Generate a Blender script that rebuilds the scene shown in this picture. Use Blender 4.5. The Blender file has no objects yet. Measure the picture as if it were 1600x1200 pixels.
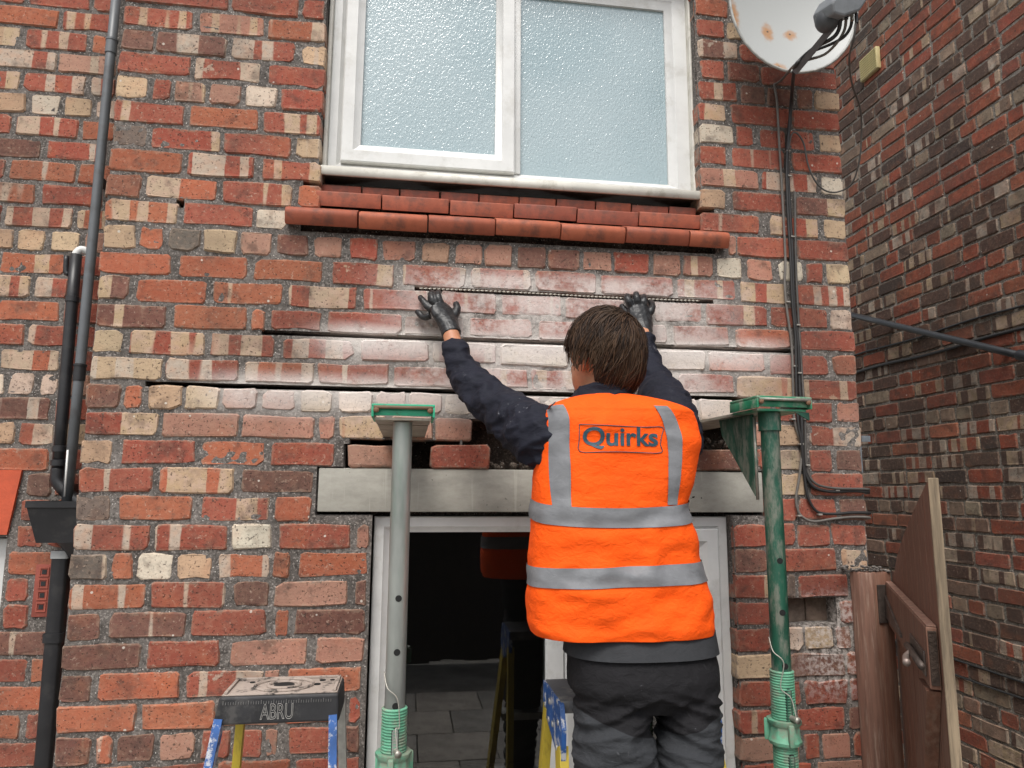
import bpy, bmesh, math, random
from mathutils import Vector, Matrix, Quaternion, noise
from mathutils.bvhtree import BVHTree
R = math.radians
random.seed(11)
S = bpy.context.scene
C = S.collection

# ------------------------------------------------------------------ camera, sky, sun, exposure
CAM = Vector((0.9773, -2.2943, 2.0))
YAW, PITCH, ROLL, FPX = 0.14338, 0.14992, 0.00577, 1102.42
_f = Vector((math.sin(YAW)*math.cos(PITCH), math.cos(YAW)*math.cos(PITCH), math.sin(PITCH)))
_r0 = Vector((math.cos(YAW), -math.sin(YAW), 0)); _u0 = _r0.cross(_f)
_r = _r0*math.cos(ROLL) + _u0*math.sin(ROLL); _u = _u0*math.cos(ROLL) - _r0*math.sin(ROLL)
cam = bpy.data.cameras.new('camera'); cam_o = bpy.data.objects.new('camera', cam); C.objects.link(cam_o)
cam.sensor_fit = 'HORIZONTAL'; cam.sensor_width = 36; cam.lens = FPX/1600*36
cam.clip_start = 0.02; cam.clip_end = 2000
M3 = Matrix((_r, _u, -_f)).transposed()
cam_o.matrix_world = Matrix.Translation(CAM) @ M3.to_4x4()
S.camera = cam_o
def at(px, py, Y):
    """survey helper: the point of the plane y = Y seen at photo pixel (px, py)"""
    d = _f + _r*((px-800)/FPX) + _u*((600-py)/FPX)
    return CAM + d*((Y-CAM.y)/d.y)
def atx(px, py, X):
    d = _f + _r*((px-800)/FPX) + _u*((600-py)/FPX)
    return CAM + d*((X-CAM.x)/d.x)
def to_px(P):
    d = Vector(P)-CAM; z = d.dot(_f)
    return (800+FPX*d.dot(_r)/z, 600-FPX*d.dot(_u)/z) if z > 0 else (-9999, -9999)

SUN_EL, SUN_AZ = 58, 200          # high hazy sun behind the camera, a little to the left
w = bpy.data.worlds.new('World'); S.world = w; w.use_nodes = True
nt = w.node_tree; nt.nodes.clear()
sky = nt.nodes.new('ShaderNodeTexSky'); sky.sky_type = 'NISHITA'; sky.sun_disc = False
sky.sun_elevation = R(SUN_EL); sky.sun_rotation = R(SUN_AZ); sky.dust_density = 4; sky.air_density = 1.2
hs = nt.nodes.new('ShaderNodeHueSaturation'); hs.inputs['Saturation'].default_value = 0.28   # overcast: white cloud, little blue
bg = nt.nodes.new('ShaderNodeBackground'); bg.inputs[1].default_value = 0.15
wo = nt.nodes.new('ShaderNodeOutputWorld')
nt.links.new(sky.outputs[0], hs.inputs['Color']); nt.links.new(hs.outputs[0], bg.inputs[0]); nt.links.new(bg.outputs[0], wo.inputs[0])
sl = bpy.data.lights.new('sun', 'SUN'); sl.energy = 1.5; sl.angle = R(24); sl.color = (1, .96, .9)
so = bpy.data.objects.new('sun', sl); C.objects.link(so)
_a = R(SUN_AZ); sd = Vector((math.sin(_a)*math.cos(R(SUN_EL)), math.cos(_a)*math.cos(R(SUN_EL)), math.sin(R(SUN_EL))))
so.rotation_euler = sd.to_track_quat('Z', 'Y').to_euler()
S.view_settings.view_transform = 'Standard'; S.view_settings.look = 'None'
S.view_settings.gamma = 1; S.view_settings.use_curve_mapping = False
S.view_settings.exposure = 0.40

# ------------------------------------------------------------------ material helpers
class N:
    """tiny node builder"""
    def __init__(s, name):
        s.m = bpy.data.materials.new(name); s.m.use_nodes = True; s.t = s.m.node_tree; s.t.nodes.clear()
        s.out = s.t.nodes.new('ShaderNodeOutputMaterial')
    def n(s, typ, **kw):
        o = s.t.nodes.new('ShaderNode'+typ)
        for k, v in kw.items():
            if k.startswith('i_'):
                s.set(o.inputs[k[2:].replace('_', ' ')], v)
            else: setattr(o, k, v)
        return o
    def set(s, sock, v):
        if isinstance(v, bpy.types.NodeSocket): s.t.links.new(v, sock)
        elif hasattr(v, 'outputs'): s.t.links.new(v.outputs[0], sock)
        else:
            if isinstance(v, (tuple, list)) and len(v) == 3 and sock.type == 'RGBA': v = (*v, 1)
            sock.default_value = v
    def math(s, op, a, b=0.0, c=0.0, clamp=False):
        o = s.t.nodes.new('ShaderNodeMath'); o.operation = op; o.use_clamp = clamp
        s.set(o.inputs[0], a); s.set(o.inputs[1], b); s.set(o.inputs[2], c); return o.outputs[0]
    def vmath(s, op, a, b=(0, 0, 0)):
        o = s.t.nodes.new('ShaderNodeVectorMath'); o.operation = op
        s.set(o.inputs[0], a); s.set(o.inputs[1], b); return o.outputs[0]
    def mix(s, f, a, b, blend='MIX'):
        o = s.t.nodes.new('ShaderNodeMix'); o.data_type = 'RGBA'; o.blend_type = blend
        s.set(o.inputs[0], f); s.set(o.inputs[6], a); s.set(o.inputs[7], b); return o.outputs[2]
    def noise(s, vec, scale, detail=2, rough=.5, dist=0):
        o = s.t.nodes.new('ShaderNodeTexNoise'); s.set(o.inputs['Vector'], vec)
        o.inputs['Scale'].default_value = scale; o.inputs['Detail'].default_value = detail
        o.inputs['Roughness'].default_value = rough; o.inputs['Distortion'].default_value = dist
        return o.outputs[0]
    def step(s, v, lo, hi):
        o = s.t.nodes.new('ShaderNodeMapRange'); o.interpolation_type = 'SMOOTHSTEP'
        s.set(o.inputs[0], v); s.set(o.inputs[1], lo); s.set(o.inputs[2], hi); return o.outputs[0]
    def bump(s, h, strength=.5, dist=.002, normal=None):
        o = s.t.nodes.new('ShaderNodeBump'); o.inputs['Strength'].default_value = strength
        o.inputs['Distance'].default_value = dist; s.set(o.inputs['Height'], h)
        if normal is not None: s.set(o.inputs['Normal'], normal)
        return o.outputs[0]
    def bsdf(s, color, rough=.8, metal=0, bump=None, spec=.5, **kw):
        b = s.t.nodes.new('ShaderNodeBsdfPrincipled')
        s.set(b.inputs['Base Color'], color); s.set(b.inputs['Roughness'], rough); s.set(b.inputs['Metallic'], metal)
        b.inputs['Specular IOR Level'].default_value = spec
        if bump is not None: s.set(b.inputs['Normal'], bump)
        for k, v in kw.items(): s.set(b.inputs[k.replace('_', ' ')], v)
        s.t.links.new(b.outputs[0], s.out.inputs[0]); return s.m
    def obj(s): return s.n('TexCoord').outputs['Object']
    def pos(s): return s.n('NewGeometry').outputs['Position']

def scaled(g, v, sc): return g.vmath('MULTIPLY', v, sc)

SLOTS = [(2.663, .98, 2.03, .5), (2.493, .50, 2.33, 1.), (2.323, .16, 2.16, .8)]   # raked-out bed joints: z, x from, x to, chalk
def slot_dust(g, pos):
    """pale cutting dust smeared over the brickwork next to the raked joints"""
    sp = g.n('SeparateXYZ'); g.set(sp.inputs[0], pos); X, Z = sp.outputs[0], sp.outputs[2]
    tot = None
    n1 = g.noise(scaled(g, pos, (7, 7, 9)), 1.0, 4, .65)
    n2 = g.noise(scaled(g, pos, (55, 55, 55)), 1.0, 4, .7)
    for z, a, b, amt in SLOTS:
        inx = g.math('MULTIPLY', g.step(X, a-.02+.1, a+.32), g.step(X, b+.06, b-.22))
        dz = g.math('SUBTRACT', Z, z)
        up = g.math('MULTIPLY', g.step(dz, .065, .004), g.step(dz, -.13, -.0))
        nn = g.math('ADD', g.math('MULTIPLY', n1, .75), g.math('MULTIPLY', n2, .35))
        m = g.math('MULTIPLY', g.math('MULTIPLY', inx, up), g.step(nn, .26, .54))
        m = g.math('MULTIPLY', m, amt)
        tot = m if tot is None else g.math('MAXIMUM', tot, m)
    # general bloom between the joints
    bx = g.math('MULTIPLY', g.step(X, .75, 1.15), g.step(X, 2.25, 1.85))
    bz = g.math('MULTIPLY', g.step(Z, 2.25, 2.36), g.step(Z, 2.76, 2.70))
    bl = g.math('MULTIPLY', g.math('MULTIPLY', bx, bz), g.step(g.math('ADD', g.math('MULTIPLY', n1, .7), g.math('MULTIPLY', n2, .3)), .32, .58))
    tot = g.math('MAXIMUM', tot, g.math('MULTIPLY', bl, .80))
    px_ = g.math('MULTIPLY', g.math('MULTIPLY', g.step(X, 2.22, 2.36), g.step(Z, 1.28, 1.40)), g.step(Z, 1.70, 1.60))
    tot = g.math('MAXIMUM', tot, g.math('MULTIPLY', g.math('MULTIPLY', px_, g.step(n2, .40, .62)), .62))
    return g.math('MULTIPLY', tot, .95, clamp=True)

def brick_material(name, attr=False, dust=False, grime=0.0, sat=1.0, wet=None):
    g = N(name)
    if attr:
        a = g.n('Attribute', attribute_name='bcol'); col, alpha = a.outputs['Color'], a.outputs['Alpha']
        co = g.n('Attribute', attribute_name='bco').outputs['Vector']
        sx = g.n('SeparateColor'); g.set(sx.inputs[0], col)
        rnd = g.math('FRACT', g.math('MULTIPLY', g.math('ADD', sx.outputs[0], sx.outputs[1]), 97.31))
    else:
        oi = g.n('ObjectInfo'); col, alpha, rnd = oi.outputs['Color'], oi.outputs['Alpha'], oi.outputs['Random']
        co = g.obj()
    off = g.n('CombineXYZ'); g.set(off.inputs[0], g.math('MULTIPLY', rnd, 37.0)); g.set(off.inputs[1], g.math('MULTIPLY', rnd, 11.0)); g.set(off.inputs[2], g.math('MULTIPLY', rnd, 23.0))
    v = g.vmath('ADD', co, off.outputs[0])
    # kiss marks: upright pale bands with fairly crisp, slightly wandering edges
    wob = g.noise(v, 26, 2)
    vb = g.vmath('ADD', scaled(g, v, (1, .0, .035)), scaled(g, wob, (.007, 0, 0)))
    nb = g.noise(vb, 17, 0.3, .4)
    th = g.math('SUBTRACT', .80, g.math('MULTIPLY', alpha, .32))
    band = g.step(nb, th, g.math('ADD', th, .03))
    nm = g.noise(v, 17, 4, .62)
    blot = g.step(nm, g.math('SUBTRACT', .82, g.math('MULTIPLY', alpha, .17)), g.math('SUBTRACT', .90, g.math('MULTIPLY', alpha, .20)))
    m = g.math('MAXIMUM', band, g.math('MULTIPLY', blot, .8))
    pale = g.mix(g.step(rnd, .3, .8), (.46, .34, .21), (.47, .405, .33))
    pale = g.mix(g.step(g.noise(v, 30, 3), .35, .7), pale, (.50, .37, .28))
    pale = g.mix(.10, pale, col)
    c = g.mix(m, col, pale)
    # firing variation: orange flush and dark flush
    c = g.mix(g.math('MULTIPLY', g.step(g.noise(v, 9, 3), .52, .74), .45), c, g.mix(.5, c, (.46, .15, .06)))
    c = g.mix(g.math('MULTIPLY', g.step(g.noise(g.vmath('ADD', v, (5, 3, 9)), 14, 4, .6), .52, .70), .55), c, (.07, .047, .04), )
    big = g.noise(v, 60, 3, .65)
    c = g.mix(g.math('MULTIPLY', g.step(big, .40, .75), .22), c, g.mix(.6, c, (.55, .36, .24)))
    pit = g.noise(v, 150, 2, .6); pitm = g.step(pit, .62, .70)
    c = g.mix(g.math('MULTIPLY', pitm, .8), c, (.035, .025, .02))
    pk2 = g.math('MULTIPLY', g.step(g.noise(g.vmath('ADD', v, (1, 4, 2)), 70, 3, .6), .64, .70), .75); c = g.mix(pk2, c, (.05, .036, .03))
    lt2 = g.math('MULTIPLY', g.step(g.noise(g.vmath('ADD', v, (6, 1, 7)), 85, 3, .7), .60, .70), .5); c = g.mix(lt2, c, (.50, .37, .28))
    sm = g.math('MULTIPLY', g.step(g.noise(g.vmath('ADD', scaled(g, v, (1, 1, 1.6)), (2, 8, 4)), 38, 5, .7), .57, .72), .45); c = g.mix(sm, c, (.12, .095, .08))
    if not attr:
        ge = g.n('SeparateXYZ'); g.set(ge.inputs[0], g.n('TexCoord').outputs['Generated'])
        def ed(s, size): return g.math('MULTIPLY', g.math('MINIMUM', s, g.math('SUBTRACT', 1.0, s)), size)
        e = g.math('MINIMUM', ed(ge.outputs[0], g.math('MULTIPLY', oi.outputs['Object Index'], .001)), ed(ge.outputs[2], .0735))
        e = g.math('ADD', e, g.math('MULTIPLY', g.math('SUBTRACT', g.noise(v, 48, 4, .65), .5), .042))
        em = g.math('MULTIPLY', g.step(e, .0022, -.0005), .7)
        c = g.mix(em, c, g.mix(g.step(g.noise(v, 45, 3), .4, .6), (.09, .078, .07), (.24, .21, .185)))
        c = g.mix(g.math('MULTIPLY', g.step(e, .011, .002), .28), c, (.40, .29, .21))
    if grime:
        c = g.mix(g.math('MULTIPLY', g.step(g.noise(v, 22, 4, .7), .30, .62), grime), c, (.055, .042, .034))
    wp = g.pos()
    c = g.mix(g.math('MULTIPLY', g.step(g.noise(wp, 2.3, 4, .6), .46, .66), .40), c, (.075, .052, .042))
    fv = g.n('TexVoronoi'); g.set(fv.inputs['Vector'], wp); fv.inputs['Scale'].default_value = 17
    fs = g.n('SeparateColor'); g.set(fs.inputs[0], fv.outputs['Color'])
    fk = g.math('MULTIPLY', g.step(g.math('ADD', fv.outputs['Distance'], g.math('MULTIPLY', g.noise(wp, 90, 2), .06)), .11, .08), g.math('GREATER_THAN', fs.outputs[1], .80))
    c = g.mix(g.math('MULTIPLY', fk, .8), c, (.60, .55, .48))
    if dust:
        pp = g.pos(); d = slot_dust(g, pp)
        c = g.mix(d, c, (.68, .62, .585))
        sp = g.n('SeparateXYZ'); g.set(sp.inputs[0], pp)
    h = g.math('ADD', g.math('MULTIPLY', g.noise(v, 70, 5, .65), 1.0), g.math('MULTIPLY', pitm, -.55))
    h = g.math('ADD', h, g.math('MULTIPLY', g.noise(v, 400, 2), .25))
    return g.bsdf(c, .92, bump=g.bump(h, .75, .0035), spec=.25)

def mortar_material(name, base, dark, dust=False):
    g = N(name); p = g.pos()
    c = g.mix(g.step(g.noise(p, 7, 4, .6), .32, .68), base, dark)
    c = g.mix(g.math('MULTIPLY', g.step(g.noise(p, 75, 4, .7), .45, .68), .75), c, tuple(x*.42 for x in dark))
    c = g.mix(g.math('MULTIPLY', g.step(g.noise(p, 160, 2), .54, .66), .6), c, tuple(min(.6, x*2.0) for x in base))
    vo = g.n('TexVoronoi'); g.set(vo.inputs['Vector'], p); vo.inputs['Scale'].default_value = 130
    sep = g.n('SeparateColor'); g.set(sep.inputs[0], vo.outputs['Color'])
    spk = g.math('MULTIPLY', g.step(vo.outputs['Distance'], .26, .18), g.math('GREATER_THAN', sep.outputs[0], .90))
    c = g.mix(spk, c, (.72, .69, .64))
    if dust: c = g.mix(g.math('MULTIPLY', slot_dust(g, p), 1.1, clamp=True), c, (.62, .57, .53))
    h = g.math('ADD', g.noise(p, 110, 5, .7), g.math('MULTIPLY', spk, .3))
    return g.bsdf(c, .95, bump=g.bump(h, .9, .005), spec=.2)

def plain(name, color, rough=.6, metal=0, var=.15, scale=25, bump=.15, bscale=120, bdist=.001, spec=.5, streak=None, dirt=None, dirt_amt=.5, dscale=14, dlo=.5, dhi=.68, **kw):
    """painted / metal / plastic surface with colour drift, wear flecks and fine relief"""
    g = N(name); o = g.obj()
    sc = scaled(g, o, streak) if streak else o
    n1 = g.noise(sc, scale, 4, .6)
    c = g.mix(g.step(n1, .3, .7), tuple(x*(1-var) for x in color), tuple(min(1, x*(1+var)) for x in color))
    if dirt is not None:
        c = g.mix(g.math('MULTIPLY', g.step(g.noise(g.vmath('ADD', sc, (3, 7, 1)), dscale, 5, .7), dlo, dhi), dirt_amt), c, dirt)
    rr = g.math('ADD', rough-.08, g.math('MULTIPLY', n1, .16))
    return g.bsdf(c, rr, metal, bump=g.bump(g.noise(sc, bscale, 4, .6), bump, bdist), spec=spec, **kw)

# ------------------------------------------------------------------ mesh helpers
class MB:
    def __init__(s): s.v = []; s.f = []
    def add(s, v, f):
        k = len(s.v); s.v += [tuple(x) for x in v]; s.f += [[i+k for i in q] for q in f]; return s
    def box(s, lo, hi, M=None, bev=0.0):
        (a, b, c), (d, e, h) = lo, hi
        if bev <= 0:
            v = [(a,b,c),(d,b,c),(d,e,c),(a,e,c),(a,b,h),(d,b,h),(d,e,h),(a,e,h)]
            f = [(0,3,2,1),(4,5,6,7),(0,1,5,4),(1,2,6,5),(2,3,7,6),(3,0,4,7)]
        else:
            bm = bmesh.new(); bmesh.ops.create_cube(bm, size=1)
            for q in bm.verts: q.co = Vector(((a+d)/2+q.co.x*(d-a), (b+e)/2+q.co.y*(e-b), (c+h)/2+q.co.z*(h-c)))
            bev = min(bev, .45*min(abs(d-a), abs(e-b), abs(h-c)))
            bmesh.ops.bevel(bm, geom=list(bm.edges), offset=bev, segments=2, affect='EDGES', profile=.5)
            bm.verts.index_update(); v = [q.co.copy() for q in bm.verts]; f = [[q.index for q in x.verts] for x in bm.faces]; bm.free()
        if M is not None: v = [M @ Vector(q) for q in v]
        return s.add(v, f)
    def prism(s, poly, axis, t0, t1, M=None):
        """extrude a 2-D outline; axis 'y' -> poly is (x,z), 'z' -> (x,y), 'x' -> (y,z)"""
        def P(q, t): return {'y': (q[0], t, q[1]), 'z': (q[0], q[1], t), 'x': (t, q[0], q[1])}[axis]
        n = len(poly); v = [P(q, t0) for q in poly]+[P(q, t1) for q in poly]
        if M is not None: v = [M @ Vector(q) for q in v]
        f = [list(range(n))[::-1], [i+n for i in range(n)]]+[[i, (i+1) % n, (i+1) % n+n, i+n] for i in range(n)]
        return s.add(v, f)
    def lathe(s, prof, seg=24, M=None, caps=True):
        """profile [(r,z)...] turned about z"""
        v = []; f = []
        for r, z in prof:
            for i in range(seg):
                a = 2*math.pi*i/seg; v.append(Vector((r*math.cos(a), r*math.sin(a), z)))
        for j in range(len(prof)-1):
            for i in range(seg): f.append([j*seg+i, j*seg+(i+1) % seg, (j+1)*seg+(i+1) % seg, (j+1)*seg+i])
        if caps: f.append([i for i in range(seg)][::-1]); f.append([(len(prof)-1)*seg+i for i in range(seg)])
        if M is not None: v = [M @ q for q in v]
        return s.add(v, f)
    def tube(s, pts, rad, seg=10, sub=4, caps=True, flat=None, ref=None, jit=None):
        """round (or flattened) tube through points; rad = number, list, or list of (ra, rb)"""
        pts = [Vector(p) for p in pts]; n = len(pts)
        if not isinstance(rad, (list, tuple)): rad = [rad]*n
        rad = [(q, q) if not isinstance(q, tuple) else q for q in rad]
        P = []; Q = []
        def cr(a, b, c, d, t): return .5*((2*b)+(c-a)*t+(2*a-5*b+4*c-d)*t*t+(3*b-a-3*c+d)*t**3)
        for i in range(n-1):
            p0, p1, p2, p3 = pts[max(i-1, 0)], pts[i], pts[i+1], pts[min(i+2, n-1)]
            q0, q1, q2, q3 = rad[max(i-1, 0)], rad[i], rad[i+1], rad[min(i+2, n-1)]
            for k in range(sub):
                t = k/sub; P.append(cr(p0, p1, p2, p3, t)); Q.append(tuple(max(1e-4, cr(q0[j], q1[j], q2[j], q3[j], t)) for j in (0, 1)))
        P.append(pts[-1]); Q.append(rad[-1])
        tan = [(P[min(i+1, len(P)-1)]-P[max(i-1, 0)]).normalized() for i in range(len(P))]
        up = Vector(ref) if ref is not None else (Vector((0, 0, 1)) if abs(tan[0].z) < .9 else Vector((1, 0, 0)))
        v = []; f = []
        for i, p in enumerate(P):
            b = up - tan[i]*up.dot(tan[i])
            if b.length < 1e-5: b = tan[i].orthogonal()
            b.normalize(); a = tan[i].cross(b)
            if ref is None: up = b
            for k in range(seg):
                th = 2*math.pi*k/seg; d = a*(Q[i][0]*math.cos(th))+b*(Q[i][1]*math.sin(th)); q = p+d
                if jit: q = q + d.normalized()*jit(q, i/len(P), th)
                v.append(q)
        for i in range(len(P)-1):
            for k in range(seg): f.append([i*seg+k, i*seg+(k+1) % seg, (i+1)*seg+(k+1) % seg, (i+1)*seg+k])
        if caps:
            f.append(list(range(seg))[::-1]); f.append([(len(P)-1)*seg+k for k in range(seg)])
        return s.add(v, f)
    def ball(s, c, r, M=None, nu=16, nv=10):
        r = (r, r, r) if not isinstance(r, (tuple, list)) else r; v = []; f = []
        for j in range(nv+1):
            ph = math.pi*j/nv
            for i in range(nu):
                th = 2*math.pi*i/nu; q = Vector((r[0]*math.sin(ph)*math.cos(th), r[1]*math.sin(ph)*math.sin(th), r[2]*math.cos(ph)))
                v.append((M @ q if M is not None else q)+Vector(c))
        for j in range(nv):
            for i in range(nu): f.append([j*nu+i, (j+1)*nu+i, (j+1)*nu+(i+1) % nu, j*nu+(i+1) % nu])
        return s.add(v, f)
    def build(s, name, mat, parent=None, smooth=False, origin=None, auto=None):
        me = bpy.data.meshes.new(name); og = Vector(origin) if origin is not None else Vector((0, 0, 0))
        me.from_pydata([tuple(Vector(q)-og) for q in s.v], [], s.f); me.validate(); me.update()
        bm = bmesh.new(); bm.from_mesh(me); bmesh.ops.remove_doubles(bm, verts=bm.verts, dist=1e-6); bmesh.ops.recalc_face_normals(bm, faces=bm.faces)
        if auto is not None:
            for e in bm.edges: e.smooth = (len(e.link_faces) == 2 and e.calc_face_angle(0) < R(auto))
        bm.to_mesh(me); bm.free()
        if smooth or auto is not None: me.polygons.foreach_set('use_smooth', [True]*len(me.polygons))
        o = bpy.data.objects.new(name, me); C.objects.link(o); o.location = og
        if mat is not None: me.materials.append(mat)
        if parent is not None: attach(o, parent)
        return o

def wloc(o):
    p = o.location.copy()
    return p if o.parent is None else wloc(o.parent) + p      # parents here are never rotated or scaled
def attach(o, parent): o.location = o.location - wloc(parent); o.parent = parent
def tag(o, label=None, cat=None, group=None, kind=None):
    for k, x in (('label', label), ('category', cat), ('group', group), ('kind', kind)):
        if x: o[k] = x
    return o
def empty(name, loc, label, cat, group=None):
    o = bpy.data.objects.new(name, None); C.objects.link(o); o.location = loc; o.empty_display_size = .1
    return tag(o, label, cat, group)
def voxelize(o, size, smooth=4, factor=.5, disp=None):
    """fuse overlapping shells of one mesh into one continuous skin"""
    m = o.modifiers.new('r', 'REMESH'); m.mode = 'VOXEL'; m.voxel_size = size; m.use_smooth_shade = True
    if smooth: q = o.modifiers.new('s', 'SMOOTH'); q.factor = factor; q.iterations = smooth
    dg = bpy.context.evaluated_depsgraph_get(); me = bpy.data.meshes.new_from_object(o.evaluated_get(dg))
    mats = [x for x in o.data.materials]; o.modifiers.clear(); o.data = me
    me.materials.clear()
    for x in mats: me.materials.append(x)
    if disp:
        nn = [v.normal.copy() for v in me.vertices]; og = wloc(o); cc = [v.co.copy() for v in me.vertices]
        me.vertices.foreach_set('co', [x for c, q in zip(cc, nn) for x in (c+q*disp(c+og))])
    me.polygons.foreach_set('use_smooth', [True]*len(me.polygons)); me.update()
    return o

# ------------------------------------------------------------------ materials
MAT = {}
MAT['brick'] = brick_material('brick_red', dust=True)
MAT['brick_j'] = brick_material('brick_red_joined', attr=True)
MAT['brick_old'] = brick_material('brick_sooty', grime=.36)
MAT['brick_old_j'] = brick_material('brick_sooty_joined', attr=True, grime=.36)
MAT['mortar'] = mortar_material('mortar_grey', (.19, .17, .155), (.098, .087, .079), dust=True)
MAT['mortar_old'] = mortar_material('mortar_sooty', (.33, .29, .25), (.15, .13, .11))
MAT['rubble'] = mortar_material('cavity_rubble', (.10, .08, .065), (.05, .04, .033))

COL = {'r': (.290, .078, .052), 'o': (.355, .112, .062), 'd': (.165, .080, .062), 'p': (.37, .190, .138), 'c': (.48, .345, .225),
       'w': (.58, .48, .385), 'g': (.150, .125, .105), 't': (.30, .225, .16), 'n': (.10, .058, .045), 'q': (.29, .076, .044), 'k': (.06, .045, .04)}
FLAG = {'b': 1.0, 'm': .62, 's': .34, 'd': .5, 'o': .25}
def brick_colour(code, jit=.16):
    c = COL[code[0]]; k = random.uniform(1-jit, 1+jit); h = random.uniform(.9, 1.1)
    if len(code) > 1 and code[1] == 'd': c = tuple((a+b)/2 for a, b in zip(c, COL['d']))
    if len(code) > 1 and code[1] == 'o': c = tuple((a+b)/2 for a, b in zip(c, COL['o']))
    a = FLAG.get(code[1], 0) if len(code) > 1 else random.choice((0, 0, .1, .2))
    return (c[0]*k, c[1]*k*h, c[2]*k*h, a)
def brick_mesh(wd, ht, dp=.10, rough=1.0):
    """one worn brick, face towards -y, centred on its face: chamfered uneven arris, 50 triangles"""
    a, b = wd/2, ht/2; j = lambda s: random.uniform(-s, s)*rough
    ch = lambda: random.uniform(.003, .009)*rough if random.random() < .85 else random.uniform(.010, .018)*rough
    c = [ch() for _ in range(8)]
    o = [(-a+c[0], -b), (j(a*.4), -b), (a-c[1], -b), (a, -b+c[2]), (a, b-c[3]), (a-c[4], b), (j(a*.4), b), (-a+c[5], b), (-a, b-c[6]), (-a, -b+c[7])]
    o = [(x+j(.0032), z+j(.0030)) for x, z in o]
    if random.random() < .25:
        k = random.choice((1, 6)); o[k] = (o[k][0], o[k][1]*(1-random.uniform(.05, .16)))
    ins = .0045
    v = []
    for x, z in o:
        s = 1-ins/max(.02, abs(a)); q = 1-ins/b
        v.append((x*s, j(.0012), z*q))
    for x, z in o: v.append((x, .006, z))
    for x, z in o: v.append((x, dp, z))
    n = len(o); f = [list(range(n))]
    for L in (0, n):
        for i in range(n): f.append([L+i, L+n+i, L+n+(i+1) % n, L+(i+1) % n])
    return v, f
class Joined:
    """bricks outside the picture: real geometry, one mesh"""
    def __init__(s): s.v = []; s.f = []; s.c = []; s.l = []
    def add(s, v, f, M, col):
        k = len(s.v); s.v += [tuple(M @ Vector(q)) for q in v]; s.f += [[i+k for i in q] for q in f]
        s.c += [col]*len(v); s.l += [tuple(q) for q in v]
    def build(s, name, mat, parent):
        if not s.v: return
        og = wloc(parent); me = bpy.data.meshes.new(name); me.from_pydata([tuple(Vector(q)-og) for q in s.v], [], s.f)
        a = me.attributes.new('bcol', 'FLOAT_COLOR', 'POINT'); a.data.foreach_set('color', [x for c in s.c for x in c])
        b = me.attributes.new('bco', 'FLOAT_VECTOR', 'POINT'); b.data.foreach_set('vector', [x for c in s.l for x in c])
        me.materials.append(mat); o = bpy.data.objects.new(name, me); C.objects.link(o); o.parent = parent; o['kind'] = 'stuff'
def lay_brick(parent, joined, centre, rot, wd, ht, code, mat, single, face=0.0, rough=1.0, dp=.10, tilt=.006):
    v, f = brick_mesh(wd, ht, dp, rough); col = brick_colour(code)
    M = Matrix.Translation(centre) @ Matrix.Rotation(rot, 4, 'Z') @ Matrix.Rotation(random.uniform(-tilt, tilt), 4, 'Y') @ Matrix.Translation((0, face+random.uniform(-.0035, .0012), 0))
    if not single: joined.add(v, f, M, col); return
    me = bpy.data.meshes.new('brick'); me.from_pydata(v, [], f); me.materials.append(mat)
    o = bpy.data.objects.new('brick', me); C.objects.link(o); o.color = col; o.pass_index = int(wd*1000)
    o.matrix_local = Matrix.Translation(-wloc(parent)) @ M; o.parent = parent
    return o
def seen(P, m=25):
    x, y = to_px(P); return -m < x < 1600+m and -m < y < 1200+m
def mortar_sheet(name, parent, mat, u0, u1, z0, z1, step, W, holes=(), base=.0029, amp=.0033):
    """rough pointing: W(u, depth, z) -> world"""
    nu, nz = int(round((u1-u0)/step)), int(round((z1-z0)/step)); v = []; f = []
    og = wloc(parent)
    for j in range(nz+1):
        for i in range(nu+1):
            u, z = u0+(u1-u0)*i/nu, z0+(z1-z0)*j/nz
            d = base+amp*noise.noise(Vector((u*42, 3.1, z*42)))+amp*.7*noise.noise(Vector((u*9, 7.7, z*11)))
            v.append(tuple(W(u, max(.0004, d), z)-og))
    def inh(u, z): return any(a <= u <= b and c <= z <= d for a, b, c, d in holes)
    for j in range(nz):
        for i in range(nu):
            u, z = u0+(u1-u0)*(i+.5)/nu, z0+(z1-z0)*(j+.5)/nz
            if not inh(u, z): k = j*(nu+1)+i; f.append((k, k+1, k+nu+2, k+nu+1))
    me = bpy.data.meshes.new(name); me.from_pydata(v, [], f); me.materials.append(mat)
    me.polygons.foreach_set('use_smooth', [True]*len(f))
    o = bpy.data.objects.new(name, me); C.objects.link(o); o.parent = parent; return o
def core(name, parent, mat, us, zs, d0, d1, holes, W):
    m = MB(); us = sorted(set(us)); zs = sorted(set(zs))
    for a, b in zip(us, us[1:]):
        for c, d in zip(zs, zs[1:]):
            if any(h[0]-1e-6 <= (a+b)/2 <= h[1]+1e-6 and h[2] <= (c+d)/2 <= h[3] for h in holes): continue
            P = [W(a, d0, c), W(b, d0, c), W(b, d1, c), W(a, d1, c), W(a, d0, d), W(b, d0, d), W(b, d1, d), W(a, d1, d)]
            m.add(P, [(0, 3, 2, 1), (4, 5, 6, 7), (0, 1, 5, 4), (1, 2, 6, 5), (2, 3, 7, 6), (3, 0, 4, 7)])
    return m.build(name, mat, parent, origin=wloc(parent))

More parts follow.
